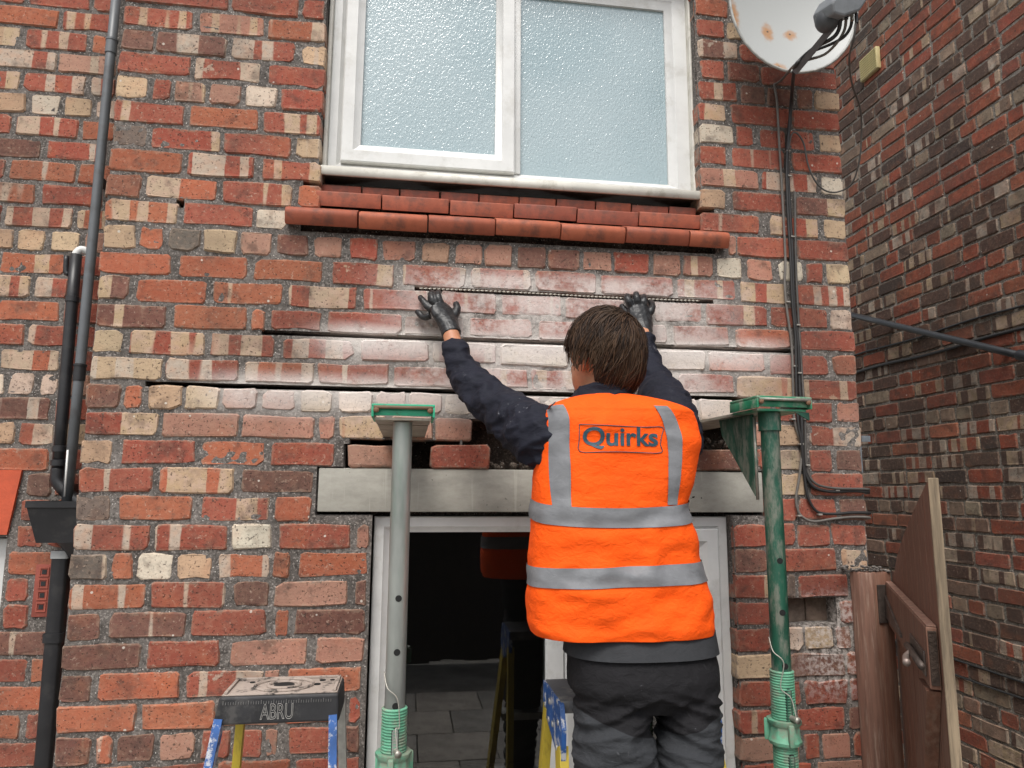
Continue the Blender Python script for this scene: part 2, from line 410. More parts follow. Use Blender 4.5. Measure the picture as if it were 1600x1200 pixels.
# ------------------------------------------------------------------ ground: paved yard (seen only as a reflection in the door glass)
gm = plain('paving_base', (.20, .19, .17), .9, var=.3, scale=3, bump=.4, bscale=60, bdist=.004)
slab_m = [plain('paving_%d' % i, c, .85, var=.2, scale=6, bump=.5, bscale=90, bdist=.003, dirt=(.10, .09, .07)) for i, c in enumerate(((.34, .32, .29), (.30, .285, .26), (.37, .34, .30)))]
g = MB(); g.add([(-300, -300, 0), (300, -300, 0), (300, 300, 0), (-300, 300, 0)], [(0, 1, 2, 3)])
ground = g.build('ground', gm); ground['kind'] = 'structure'
sm = MB().box((-.295, -.295, .004), (.295, .295, .038), bev=.006)
for i in range(9):
    for j in range(8):
        x, y = -1.3+i*.6, -.40-j*.6
        s = sm.build('paving_slab', slab_m[(i*5+j*3) % 3]) if i+j == 0 else None
        if s is None:
            s = bpy.data.objects.new('paving_slab', slab0.data.copy() if (i*5+j*3) % 3 else slab0.data); C.objects.link(s)
            if (i*5+j*3) % 3: s.data.materials[0] = slab_m[(i*5+j*3) % 3]
        else: slab0 = s
        s.location = (x+(.3 if j % 2 else 0), y, random.uniform(-.003, .003)); s.parent = ground

# ------------------------------------------------------------------ wall 1: the wing being repaired (face in the plane y = 0)
ZT, CO, WX = 3.5128, .085, 2.558
ROWS = """-8|-3,210,rb;222,433,rm;445,655,r;1995,2270,p;2282,2555,r
-7|-2,103,p;115,335,rm;347,643,r;1995,2270,rb;2282,2555,d
-6|2,210,r;222,433,rm;445,655,rb;1995,2270,r;2282,2556,rm
-5|1,103,rm;115,335,rm;347,643,d;1995,2270,r;2282,2558,d
-4|-1,99,o;111,210,rb;222,322,c;334,433,rm;445,544,r;556,655,rm;2000,2130,o;2142,2237,r;2249,2344,rm;2356,2451,rm;2463,2559,rb
-3|-2,103,p;115,335,r;347,643,o;1999,2114,r;2121,2183,c;2195,2370,rb;2382,2560,rm
-2|1,328,r;340,555,r;572,649,r;2002,2158,db;2170,2358,r;2370,2556,r
-1|0,219,rm;238,449,pm;460,653,ob;2011,2104,r;2117,2244,rd;2252,2558,r
0|-1,104,d;110,332,db;346,557,rb;576,657,cm;2000,2151,rm;2164,2265,d;2273,2376,d;2389,2454,d;2462,2562,c
1|-2,221,rs;233,448,rb;473,656,rm;1997,2104,rb;2122,2358,r;2363,2557,r
2|-2,94,c;108,167,r;179,277,pm;290,391,p;402,503,w;519,656,r;1994,2128,w;2138,2209,r;2231,2335,r;2346,2451,rm;2469,2559,c
3|-2,217,rs;231,446,o;464,655,rb;1994,2097,r;2117,2328,rm;2354,2557,r
4|2,105,g;117,335,rm;341,557,rm;572,657,cb;1996,2218,pb;2230,2451,rb;2466,2557,w
5|0,221,o;237,445,rb;468,659,rb;1993,2090,c;2115,2319,r;2359,2561,db
6|-3,101,do;116,334,ob;350,572,rb;590,660,o;1990,2217,rm;2252,2447,rb;2468,2554,c
7|-2,220,ob;233,451,r;461,558,w;2090,2120,p;2124,2342,r;2359,2560,r
8|1,99,c;111,182,o;197,294,gm;304,406,c;420,516,p;532,631,d;648,738,p;761,856,r;869,981,p;1000,1092,cd;1112,1203,p;1212,1308,p;1321,1424,d;1431,1543,d;1552,1658,p;1667,1794,r;1806,1907,p;1919,2031,pd;2043,2140,w;2160,2257,p;2280,2374,w;2386,2452,r;2469,2556,c
9|-1,211,o;236,447,os;465,682,o;707,914,rb;937,1150,rb;1165,1373,rm;1390,1602,rm;1620,1881,rm;1893,2112,rm;2129,2302,rb;2339,2555,rb
10|0,94,dm;115,325,o;344,559,om;575,794,rb;813,1028,rb;1070,1257,rm;1270,1479,rm;1488,1698,rm;1710,1797,r;1809,1982,r;1996,2229,rs;2241,2458,r;2468,2554,w
11|2,210,dm;233,451,o;467,510,o;526,684,r;706,940,rs;950,1146,d;1163,1379,rm;1399,1606,r;1617,1853,rm;1874,2081,r;2105,2310,o;2346,2561,r
12|4,91,cm;110,331,rb;346,540,rb;570,790,rb;811,1031,r;1042,1258,rm;1269,1498,w;1512,1763,w;1779,1990,w;1999,2208,o;2225,2452,r;2469,2560,do
13|4,208,cb;219,436,rb;455,671,ob;681,905,rs;924,1128,rs;1142,1362,rm;1371,1571,rb;1584,1869,r;1887,2092,r;2104,2329,pb;2344,2554,rb
14|-2,94,d;105,158,o;177,276,c;285,384,c;395,499,p;515,616,p;628,731,c;747,855,w;865,961,p;972,1077,p;1085,1175,w;1186,1288,w;1300,1408,p;1421,1526,w;1539,1654,p;1667,1775,w;1789,1907,p;1924,1954,w;1963,2086,w;2098,2223,r;2242,2331,r;2348,2453,r;2472,2562,p
15|3,211,rb;226,447,ps;456,679,ps;689,740,p;754,905,ob;913,1050,p;1058,1179,p;2120,2226,p;2238,2350,cb;2362,2561,rb
16|-2,86,c;110,325,r;339,530,o;549,744,rm;784,978,p;1043,1236,r;1936,2156,d;2168,2226,r;2238,2345,cb;2357,2441,r;2461,2556,d
17|0,208,rs;226,447,ob;463,683,d;2194,2340,cb;2357,2555,r
18|-1,97,g;120,326,o;352,557,rb;572,681,o;2189,2302,r;2311,2449,r;2461,2562,d
19|-1,212,rb;226,436,rb;447,567,w;588,803,r;819,860,p;2065,2196,r;2208,2290,r;2299,2417,r;2424,2554,rm
20|-4,99,g;111,172,o;186,285,w;296,397,c;413,566,ob;575,624,o;647,859,o;2066,2185,d;2197,2437,r;2452,2555,cb
21|4,216,om;229,441,rs;463,567,d;584,804,p;820,860,d;2065,2240,rm;2252,2284,g;2291,2472,r;2484,2559,d
22|4,100,dm;122,332,d;350,564,r;588,631,o;646,856,d;2063,2245,rm;2440,2557,r
23|-3,214,dm;231,435,r;464,688,p;716,855,p;2062,2179,r;2190,2297,w;2304,2406,c;2415,2472,p;2484,2554,rb
24|1,89,d;107,328,o;346,564,rb;568,612,p;633,854,o;2062,2240,cm;2251,2442,d;2454,2562,o
25|0,215,o;232,434,os;444,622,p;633,801,o;814,852,r;2063,2190,r;2201,2280,r;2292,2448,r;2460,2559,r
26|4,98,d;114,158,om;170,272,d;282,386,p;402,482,r;489,572,r;579,619,p;645,797,r;806,853,d;2059,2253,rm;2264,2435,r;2447,2555,d
27|2,217,o;234,434,r;452,653,om;669,852,r;2062,2181,p;2192,2266,p;2281,2336,r;2342,2447,p;2459,2557,rm
28|0,206,rb;218,425,r;437,644,rb;656,862,rb;2068,2307,r;2319,2556,p
29|-4,103,r;115,335,rb;347,567,p;579,850,rb;2068,2307,r;2319,2556,rb
30|-1,206,rb;218,425,rb;437,644,rb;656,862,p;2068,2307,rm;2319,2561,o
31|-3,103,d;115,335,r;347,567,p;579,850,r;2068,2307,r;2319,2556,p
32|3,97,o;109,206,d;218,316,rm;328,425,c;437,534,d;546,644,p;656,753,rb;765,862,rm;2068,2182,d;2194,2307,p;2319,2432,c;2444,2556,r
33|3,103,rb;115,335,r;347,567,p;579,850,o;2068,2307,rm;2319,2560,r
34|-2,206,r;218,425,r;437,644,p;656,862,p;2068,2307,rb;2319,2555,r
35|3,103,rm;115,335,r;347,567,p;579,850,p;2068,2307,rb;2319,2556,r
36|2,206,d;218,425,r;437,644,r;656,862,r;2068,2307,r;2319,2555,r
37|-2,103,rm;115,335,o;347,567,r;579,850,d;2068,2307,r;2319,2557,r
38|-3,97,r;109,206,r;218,316,c;328,425,p;437,534,rb;546,644,rm;656,753,p;765,862,rb;2068,2182,c;2194,2307,p;2319,2432,r;2444,2559,r
39|1,103,d;115,335,p;347,567,p;579,850,r;2068,2307,r;2319,2561,rb
40|-3,206,r;218,425,p;437,644,r;656,862,o;2068,2307,d;2319,2555,o
41|1,103,r;115,335,d;347,567,rm;579,850,r;2068,2307,o;2319,2555,r"""
wing = empty('brick_wall', (1.28, .05, 0), 'red and cream banded brick rear wing wall with cut bed joints, window above and door below', 'wall')
jn = Joined(); Wm = lambda u, d, z: Vector((u, d, z))
for line in ROWS.strip().split('\n'):
    k, rest = line.split('|'); k = int(k); zc = ZT-CO*k-.0425
    for it in rest.split(';'):
        a, b, code = it.split(','); a, b = int(a)/1000, int(b)/1000
        face = 0.0; dz = random.uniform(-.0015, .0015)*(2 if 9 <= k <= 14 else 1); rough = 1.0; hh = .0758
        for z_, xa_, xb_, am_ in SLOTS:      # arrises knocked back along the cut joints
            if xa_-.05 < (a+b)/2 < xb_+.05 and abs(abs(zc-z_)-.0425) < .01:
                cut = .0028 if am_ < .6 else .0062; hh -= cut; dz += math.copysign(cut*.45, zc-z_)
        if k in (15, 16) and .75 < (a+b)/2 < 1.2: dz -= .004 if k == 16 else -.002
        if k == 16 and a > 1.6 and b < 2.2: dz -= .004
        c = Vector(((a+b)/2, face, zc+dz))
        lay_brick(wing, jn, c, 0, b-a, hh+random.uniform(-.003, .003), code, MAT['brick'], -4 <= k <= 27 and seen(c, 60), rough=1.15)
jn.build('far_bricks', MAT['brick_j'], wing)
UW = (.652, 1.998, 3.035, 3.96)            # upper opening
TS = (.600, 2.040, 2.84, 3.035)            # tiled sill zone
DW = (.866, 2.066, -.1, 1.922)             # door opening
LZ = (.694, 2.184, 1.922, 2.069)           # lintel seat
VOIDS = [(.775, 2.165, 2.069, 2.146), (.79, 1.14, 2.146, 2.160), (1.150, 2.125, 2.146, 2.232), (2.215, 2.43, 1.560, 1.648), (.214, .238, 2.898, 2.930)]
slot_h = [(a, b, z-.0085, z+.0085) for z, a, b, _ in SLOTS]
holes = [UW, TS, DW, LZ]+VOIDS+slot_h
mortar_sheet('mortar', wing, MAT['mortar'], 0.004, WX-.004, 0, 4.2, .008, Wm, holes)
us = [.006, WX-.006]; zs = [0, 4.2]
for h in holes[:4]+VOIDS+slot_h: us += [h[0], h[1]]; zs += [h[2], h[3]]
core('wall_core', wing, MAT['mortar'], us, zs, .022, .085, holes, Wm)
core('wall_backing', wing, MAT['rubble'], [.006, WX-.006, DW[0]-.003, DW[1]+.003, UW[0]-.003, UW[1]+.003], [0, 4.2, DW[3]+.01, UW[2]-.1, UW[3]+.01], .16, .275, [(DW[0]-.004, DW[1]+.004, -1, DW[3]+.011), (UW[0]-.004, UW[1]+.004, UW[2]-.11, UW[3]+.011)], Wm)
sd_ = MB(); sd_.box((.004, .085, 0), (.05, 2.6, 4.2)); sd_.box((WX-.05, .085, 0), (WX-.004, 2.6, 4.2))
sd_.build('side_wall', MAT['mortar_old'], wing, origin=wloc(wing))
# loose rubble and mortar lumps left in the pocket above the lintel and in the square hole
rb = MB()
for x0, x1, z0, y0 in ((1.16, 1.60, 2.070, .035), (1.80, 2.1, 2.152, .05)):
    for i in range(46):
        r = random.uniform(.004, .013); x = random.uniform(x0, x1)
        rb.ball((x, y0+random.uniform(0, .06), z0+r*.5+random.uniform(0, .03)*random.random()), (r*1.3, r, r*.8), Matrix.Rotation(random.uniform(0, 3), 3, (random.random(), 1, random.random())), 6, 4)
o = rb.build('rubble', MAT['rubble'], wing, origin=wloc(wing)); o['kind'] = 'stuff'

hb_ = MB(); hb_.box((2.212, .060, 1.555), (2.345, .1, 1.652), bev=.006); hb_.build('cavity_brick', plain('dusty_inner_brick', (.20, .155, .125), .95, var=.3, scale=30, bump=.8, bscale=90, bdist=.004), wing, origin=(2.3, .06, 1.6), auto=35)
hb_ = MB(); hb_.box((2.352, .068, 1.555), (2.434, .1, 1.652), bev=.006); hb_.build('cavity_brick', plain('dusty_inner_brick_b', (.24, .18, .14), .95, var=.3, scale=30, bump=.8, bscale=90, bdist=.004), wing, origin=(2.4, .06, 1.6), auto=35)
# concrete lintel
g_ = N('cast_concrete'); p_ = g_.pos()
c_ = g_.mix(g_.step(g_.noise(scaled(g_, p_, (6, 6, 14)), 1.0, 6, .7), .32, .70), (.39, .375, .33), (.28, .268, .235))
c_ = g_.mix(g_.math('MULTIPLY', g_.step(g_.noise(scaled(g_, p_, (60, 1, 2.2)), 1.0, 3), .60, .70), .35), c_, (.52, .50, .44))
hol = g_.math('MULTIPLY', g_.step(g_.noise(p_, 85, 2, .5), .70, .735), g_.step(g_.noise(p_, 7, 2), .50, .62))
c_ = g_.mix(hol, c_, (.03, .028, .025))
hh_ = g_.math('ADD', g_.noise(p_, 70, 5, .7), g_.math('MULTIPLY', hol, -1.4))
MAT['concrete'] = g_.bsdf(c_, .9, bump=g_.bump(hh_, .4, .002), spec=.25)
MB().box((.697, .004, 1.931), (2.181, .15, 2.0675), bev=.004).build('concrete_lintel', MAT['concrete'], wing, origin=(1.43, 0, 2.0), auto=35)

# ------------------------------------------------------------------ window with tiled sill
MAT['upvc'] = plain('white_upvc', (.66, .66, .645), .38, var=.06, scale=9, bump=.05, bscale=30, bdist=.001, dirt=(.40, .38, .33), dirt_amt=.35, dscale=9)
MAT['upvc_old'] = plain('yellowed_upvc', (.62, .60, .54), .45, var=.08, scale=9, bump=.08, dirt=(.30, .27, .20), dirt_amt=.5, dscale=12)
MAT['vent_shade'] = plain('black_vent_shade', (.015, .015, .016), .6)  # near-black that paints the shade inside the air brick's openings
def mitred(mb, x0, x1, z0, z1, wd, y0, y1, ch=.008, w=None):
    """four mitred bars of a frame, with a sloping inner bead; w = (left, right, bottom, top) widths"""
    l, r, b, t = w or (wd,)*4
    def ring(a, y): return [(x0+l*a, y, z0+b*a), (x1-r*a, y, z0+b*a), (x1-r*a, y, z1-t*a), (x0+l*a, y, z1-t*a)]
    L = [ring(0, y1), ring(0, y0+.003), ring(.06, y0), ring(.62, y0), ring(.70, y0+ch*.6), ring(1, y0+ch*1.6), ring(1, y1)]
    for A, B in zip(L, L[1:]):
        for i in range(4):
            k = (i+1) % 4; mb.add([A[i], A[k], B[k], B[i]], [(0, 1, 2, 3)])
    return mb
win = mitred(MB(), .668, 1.992, 3.085, 3.93, .05, .075, .14, w=(.048, .085, .045, .085))
win.box((1.318, .078, 3.13), (1.346, .14, 3.846), bev=.003)
window = win.build('window', MAT['upvc'], wing, origin=(1.33, .08, 3.1), auto=30)
mitred(MB(), .713, 1.322, 3.122, 3.90, .068, .058, .115, w=(.066, .070, .068, .066)).build('sash', MAT['upvc'], window, origin=(1.0, .06, 3.12), auto=30)
g_ = N('obscured_glass'); p_ = g_.pos()
wv = g_.noise(scaled(g_, p_, (150, 20, 95)), 1.0, 1, .4, .9); fine = g_.noise(scaled(g_, p_, (60, 30, 40)), 1.0, 1)
hb = g_.bump(g_.math('ADD', wv, g_.math('MULTIPLY', fine, .2)), 1.0, .0018)
gc = g_.mix(g_.step(g_.noise(p_, 1.6, 2), .3, .7), (.25, .345, .375), (.33, .415, .44))
MAT['obscure'] = g_.bsdf(gc, .15, bump=hb, spec=.9, Coat_Weight=.35, Coat_Roughness=.05, Coat_Normal=hb)
MB().box((.772, .085, 3.185), (1.258, .095, 3.84)).build('pane', MAT['obscure'], window, origin=(1.0, .09, 3.2))
MB().box((1.343, .098, 3.128), (1.912, .106, 3.85)).build('pane', MAT['obscure'], window, origin=(1.6, .1, 3.2))
MB().box((.64, .145, 3.0), (2.01, .158, 3.98)).build('blind', plain('white_blind', (.5, .52, .52), .9), window, origin=(1.3, .15, 3.1))
sl_ = MB(); sl_.prism([(.14, 3.095), (.012, 3.080), (.004, 3.074), (.004, 3.046), (.012, 3.044), (.016, 3.06), (.14, 3.068)], 'x', .657, 2.002)
sl_.build('window_board', MAT['upvc_old'], window, origin=(1.33, .05, 3.06), auto=30)
tr = MB(); tr.box((.655, .05, 3.095), (.668, .13, 3.95), bev=.003); tr.box((1.990, .05, 3.095), (2.0, .13, 3.95), bev=.003)
tr.build('edge_trim', MAT['upvc_old'], window, origin=(1.33, .05, 3.2))

tile_m = [plain('quarry_tile_%d' % i, c, .62, var=.14, scale=14, bump=.35, bscale=220, bdist=.0012, dirt=(.10, .06, .05), dirt_amt=.6, dscale=16, dlo=.44, dhi=.66, spec=.25) for i, c in enumerate(((.42, .122, .066), (.35, .10, .058), (.29, .085, .055)))]
tile_sill = MB()
tile_sill.box((.605, .03, 2.85), (2.035, .14, 2.925)); tile_sill.box((.655, .06, 2.925), (1.995, .15, 3.035))
tile_sill = tile_sill.build('tile_sill', MAT['rubble'], wing, origin=(1.32, .05, 2.9))
def tile(x0, x1, ya, za, yb, zb, th, mat, nose=0):
    """one sill tile: slopes from its back edge (ya, za) down to its front edge (yb, zb)"""
    n = Vector((0, zb-za, -(yb-ya))).normalized()
    if n.z > 0: n = -n
    A, B = Vector((0, ya, za)), Vector((0, yb, zb))
    pr = [A, A+(B-A)*.5]
    if nose:
        d = (B-A).normalized(); rr = .020; cpt = B-d*rr+n*rr
        for k in range(6):
            a = math.pi/2*k/5; pr.append(cpt - n*rr*math.cos(a)+d*rr*math.sin(a))
        pr.append(B+n*(th-.006)); pr.append(B-d*.006+n*th)
    else:
        pr += [B-(B-A).normalized()*.004, B+n*.004, B+n*th]
    pr += [A+n*th]
    x0 += random.uniform(.0015, .0035); x1 -= random.uniform(.0015, .0035); dz = random.uniform(-.003, .003)
    m = MB(); v = []; k = len(pr)
    for x in (x0, x0+.003, x1-.003, x1):
        e = .0022 if x in (x0, x1) else 0
        cen = sum(pr, Vector())/k
        for q in pr: v.append(Vector((x, 0, dz))+q+(cen-q)*min(.3, e/max(.004, (cen-q).length)))
    f = [list(range(k)), [3*k+i for i in range(k)][::-1]]
    for a in range(3):
        for i in range(k): f.append([a*k+i, a*k+(i+1) % k, (a+1)*k+(i+1) % k, (a+1)*k+i])
    m.add(v, f); m.build('tile', mat, tile_sill, origin=((x0+x1)/2, (ya+yb)/2, (za+zb)/2), auto=40)
def run(xs, *a, mi=(0, 1), **kw):
    for x0, x1 in zip(xs, xs[1:]): tile(x0, x1, *a, tile_m[random.choice(mi)], **kw)
run([.648, .792, .920, 1.058, 1.193, 1.335, 1.468, 1.612, 1.745, 1.885, 1.990], .12, 3.050, .030, 3.021, .036, mi=(2, 2, 1))
run([.645, .862, 1.090, 1.312, 1.536, 1.760, 1.992], .09, 3.012, -.004, 2.979, .048, mi=(1, 1, 2))
run([.556, .790, 1.018, 1.243, 1.468, 1.697, 1.927, 2.078], .06, 2.948, -.056, 2.899, .055, mi=(0, 0, 1), nose=1)

# ------------------------------------------------------------------ glazed door under the lintel
door = mitred(MB(), .872, 2.064, .10, 1.915, .05, .045, .11, w=(.050, .050, .05, .050))
door.box((1.432, .048, .15), (1.490, .11, 1.866), bev=.003)
door = door.build('patio_door', MAT['upvc'], wing, origin=(1.47, .05, .1), auto=30)
mitred(MB(), 1.493, 2.026, .14, 1.875, .07, .030, .09, w=(.066,)*4).build('door_leaf', MAT['upvc'], door, origin=(1.76, .05, .14), auto=30)
g_ = N('door_glass')
tr_ = g_.n('BsdfTransparent'); tr_.inputs[0].default_value = (.62, .66, .64, 1)
gl_ = g_.n('BsdfGlossy'); gl_.inputs['Roughness'].default_value = .012; gl_.inputs[0].default_value = (1, 1, 1, 1)
smu = g_.step(g_.noise(g_.pos(), 160, 2), .70, .76)
fr_ = g_.n('Fresnel', i_IOR=1.5); mx_ = g_.n('MixShader'); g_.set(mx_.inputs[0], g_.math('MULTIPLY', fr_.outputs[0], 2.3, clamp=True)); g_.set(mx_.inputs[1], tr_); g_.set(mx_.inputs[2], gl_)
df_ = g_.n('BsdfDiffuse'); df_.inputs[0].default_value = (.4, .38, .35, 1)
m2_ = g_.n('MixShader'); g_.set(m2_.inputs[0], g_.math('ADD', .004, g_.math('MULTIPLY', smu, .05))); g_.set(m2_.inputs[1], mx_); g_.set(m2_.inputs[2], df_)
g_.t.links.new(m2_.outputs[0], g_.out.inputs[0]); MAT['glass'] = g_.m
def pane(x0, x1, z0, z1, y, parent):
    MB().add([(x0, y, z0), (x1, y, z0), (x1, y, z1), (x0, y, z1)], [(0, 1, 2, 3)]).build('pane', MAT['glass'], parent, origin=((x0+x1)/2, y, z0))
pane(.920, 1.434, .145, 1.868, .068, door); pane(1.555, 1.965, .20, 1.812, .052, door)
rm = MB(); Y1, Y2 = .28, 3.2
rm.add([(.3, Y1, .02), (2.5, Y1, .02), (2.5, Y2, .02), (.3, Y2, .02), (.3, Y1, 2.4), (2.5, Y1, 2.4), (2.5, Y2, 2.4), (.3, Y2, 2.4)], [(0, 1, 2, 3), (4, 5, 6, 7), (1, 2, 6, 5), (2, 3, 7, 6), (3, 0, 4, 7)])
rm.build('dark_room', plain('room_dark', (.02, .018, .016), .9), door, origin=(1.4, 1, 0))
jb = MB(); jb.box((.858, .09, 0), (.8655, .28, 1.93)); jb.box((2.0665, .09, 0), (2.075, .28, 1.93)); jb.box((.858, .115, 1.917), (2.075, .28, 1.928))
jb.build('jamb_lining', MAT['mortar'], door, origin=(1.4, .1, 0))

# ------------------------------------------------------------------ wall 2: set-back house wall on the left (plane y = 0.28)
ROWS2 = """-11|-672,-458,r;-446,-240,r;-227,-152,r
-10|-567,-338,o;-327,-145,rm
-9|-653,-459,cb;-442,-232,rm;-219,-137,o
-8|-539,-330,rb;-320,-130,pm
-7|-638,-446,rm;-431,-226,rb;-208,-123,rb
-6|-521,-416,c;-399,-304,w;-289,-196,c;-181,-94,w
-5|-660,-456,r;-439,-232,rb;-221,-109,om
-4|-555,-347,d;-332,-134,rs;-119,-59,r
-3|-657,-457,r;-443,-229,os;-217,-95,o
-2|-557,-351,ob;-331,-131,r;-118,-66,r
-1|-440,-224,rb;-208,-81,ob
0|-492,-406,c;-390,-304,c;-283,-190,cm;-175,-95,p
1|-438,-234,om;-217,-67,r
2|-530,-336,rb;-322,-216,rb;-203,-59,r
3|-433,-232,o;-218,-52,r
4|-531,-336,rm;-322,-204,rm;-192,-66,r
5|-403,-219,ob;-206,-59,r
6|-465,-380,w;-369,-289,w;-271,-215,w;-200,-113,p
7|-434,-231,dm;-217,-65,r
8|-512,-333,cm;-318,-213,rb;-199,-58,c
9|-416,-220,o;-207,-71,r
10|-277,-203,d;-191,-63,r
11|-288,-194,rm;-183,-56,r
12|-293,-210,r;-198,-112,r
13|-310,-153,o;-141,-41,r
14|-310,-238,rb;-141,-53,r
15|-311,-231,r;-133,-46,r
16|-372,-160,dm;-148,-38,r
17|-409,-218,r;-209,-156,o;-146,-69,r
18|-344,-157,o;-146,-81,r
19|-390,-220,o;-207,-158,r;-147,-73,r
20|-344,-163,rs;-152,-65,r
21|-389,-225,r;-210,-151,o;-140,-76,r"""
YL = .28
side = empty('brick_wall', (-.6, YL+.05, 0), 'set-back red brick house wall behind the drainpipes at the far left', 'wall')
jn = Joined(); LW = (-1.5, -.322, 1.552, 1.842)      # window at the far left edge
for j in range(-18, 34):
    pass
rows2 = {int(l.split('|')[0]): l.split('|')[1] for l in ROWS2.strip().split('\n')}
for j in range(-18, 34):
    zc = 2.897-.0845*j-.0422; lo = 9
    items = []
    if j in rows2:
        for it in rows2[j].split(';'):
            a, b, code = it.split(','); items.append((int(a)/1000, int(b)/1000, code, True)); lo = min(lo, int(a)/1000)
    else: lo = .03
    x = lo-.012; hdr = j % 6 == 0
    while x > -1.7:
        L = .105 if hdr else .222; items.append((x-L, x, random.choice(('r', 'o', 'rb', 'rm', 'd', 'c' if hdr else 'r')), False)); x -= L+.012
    for a, b, code, s in items:
        if LW[2]-.02 < zc < LW[3]+.19:          # leave the window and its soldier arch free
            lim = LW[1] + max(0, (zc-LW[3]))*.14 + .014
            if b < lim+.03: continue
            a = max(a, lim)
        if 1.575 < zc < 1.76 and -.225 < (a+b)/2 < -.13: continue
        c = Vector(((a+b)/2, YL, zc)); lay_brick(side, jn, c, 0, b-a, .0755, code, MAT['brick'], s and seen(c, 60), rough=1.15)
jn.build('far_bricks', MAT['brick_j'], side)
Wl = lambda u, d, z: Vector((u, YL+d, z))
ah = [LW, (LW[0], LW[1]+.03, LW[3], LW[3]+.205)]
mortar_sheet('mortar', side, MAT['mortar'], -1.7, .03, 0, 4.4, .010, Wl, [LW])
core('wall_core', side, MAT['mortar'], [-1.7, .03, LW[0], LW[1]], [0, 4.4, LW[2], LW[3]], .022, .25, [LW], Wl)
# soldier arch over the far-left window: painted red bricks on edge
ar_m = plain('red_painted_brick', (.50, .085, .035), .75, var=.12, scale=20, bump=.5, bscale=140, bdist=.002)
for i in range(10):
    x1 = -.318-i*.122; x0 = x1-.112; sp = .030*(1-i/5)
    m = MB(); b0, b1, t0, t1 = x0+.0, x1, x0+sp*.8-.004, x1+sp*.8
    v = [(b0, -.006, 1.848), (b1, -.006, 1.848), (t1, -.006, 2.058), (t0, -.006, 2.058)]
    m.prism([(q[0], q[2]) for q in v], 'y', YL-.008, YL+.1); o = m.build('arch_brick', ar_m, side, origin=((x0+x1)/2, YL, 1.95))
wf = mitred(MB(), LW[0], LW[1]-.004, LW[2], LW[3]-.008, .06, YL+.05, YL+.12)
w2 = wf.build('window', MAT['upvc'], side, origin=(-.8, YL+.06, 1.2), auto=30)
MB().box((LW[0]+.05, YL+.09, LW[2]+.05), (LW[1]-.05, YL+.096, LW[3]-.06)).build('pane', plain('sky_glass', (.16, .24, .24), .06, var=.05, bump=0), w2, origin=(-.8, YL+.09, 1.2))
# terracotta air brick
ab = MB(); ab.box((-.222, YL-.004, 1.585), (-.128, YL+.05, 1.752), bev=.003)
air = ab.build('air_brick', plain('terracotta', (.27, .065, .045), .8, var=.15, scale=30, bump=.3, bscale=200), side, origin=(-.175, YL, 1.67), auto=35)
m = MB()
for i in range(2):
    for j in range(4):
        x, z = -.205+i*.042, 1.606+j*.037
        m.box((x-.004, YL-.0068, z-.004), (x+.026, YL-.004, z), ); m.box((x-.004, YL-.0068, z+.022), (x+.026, YL-.004, z+.026))
        m.box((x-.004, YL-.0066, z), (x, YL-.004, z+.022)); m.box((x+.022, YL-.0066, z), (x+.026, YL-.004, z+.022))
m.build('air_brick_rim', plain('terracotta_rim', (.30, .075, .05), .8), air, origin=(-.175, YL, 1.67))
for i in range(2):
    for j in range(4):
        x, z = -.205+i*.042, 1.606+j*.037
        MB().box((x+.004, YL-.0056, z+.004), (x+.018, YL-.003, z+.018)).build('vent_hole_shade', MAT['vent_shade'], air, origin=(x, YL, z))  # black block on the face, painted dark like a shaded opening

# ------------------------------------------------------------------ wall 3: neighbour's sooty gable across the passage (plane x = 3.93)
XR = 3.93
nb = empty('brick_wall', (XR+.05, .6, 0), "sooty brown brick neighbouring wall across the narrow passage at right", 'wall')
jn = Joined(); ZH = 1.919+.0425+.085*6*7      # top of a header course
for k in range(0, 66):
    zt = ZH-.085*k; zc = zt-.0425
    if zc < .02 or zc > 5.7: continue
    hdr = k % 6 == 0; y = 3.1 + ((.1175 if k % 2 else 0) if not hdr else .06)+random.uniform(-.02, .02)
    while y > -1.0:
        L = (.105 if hdr else .222)*random.uniform(.97, 1.03)
        if not hdr and random.random() < .10: L = .105
        y1 = y-L; c = Vector((XR, (y+y1)/2, zc)); px, py = to_px(c); q = random.random()
        red = max(0, min(.75, .18+(px-1360)/240*.35+(560-py)/700*.40)) if py < 620 else .22
        if hdr: code = random.choice(('t', 't', 'n', 'td', 'n', 'q'))
        elif q < red: code = random.choice(('q', 'q', 'q', 'qs', 'r', 'o'))
        elif q < red+.30: code = random.choice(('nb', 'qb', 'nm', 'nb'))
        elif q < red+.55: code = random.choice(('n', 'n', 'ns', 'k'))
        else: code = random.choice(('t', 'td', 'qb'))
        vis = px > 1308+py*.052 and seen(c, 30)
        lay_brick(nb, jn, c, -math.pi/2, L, .0735, code, MAT['brick_old'], vis, rough=1.1, tilt=.008)
        y = y1-.012
jn.build('far_bricks', MAT['brick_old_j'], nb)
Wr = lambda u, d, z: Vector((XR+d, -u, z))
mortar_sheet('mortar', nb, MAT['mortar_old'], -3.1, 1.0, 0, 5.7, .014, Wr, base=.006, amp=.003)
core('wall_core', nb, MAT['mortar_old'], [-3.1, 1.0], [0, 5.7], .022, .25, [], Wr)

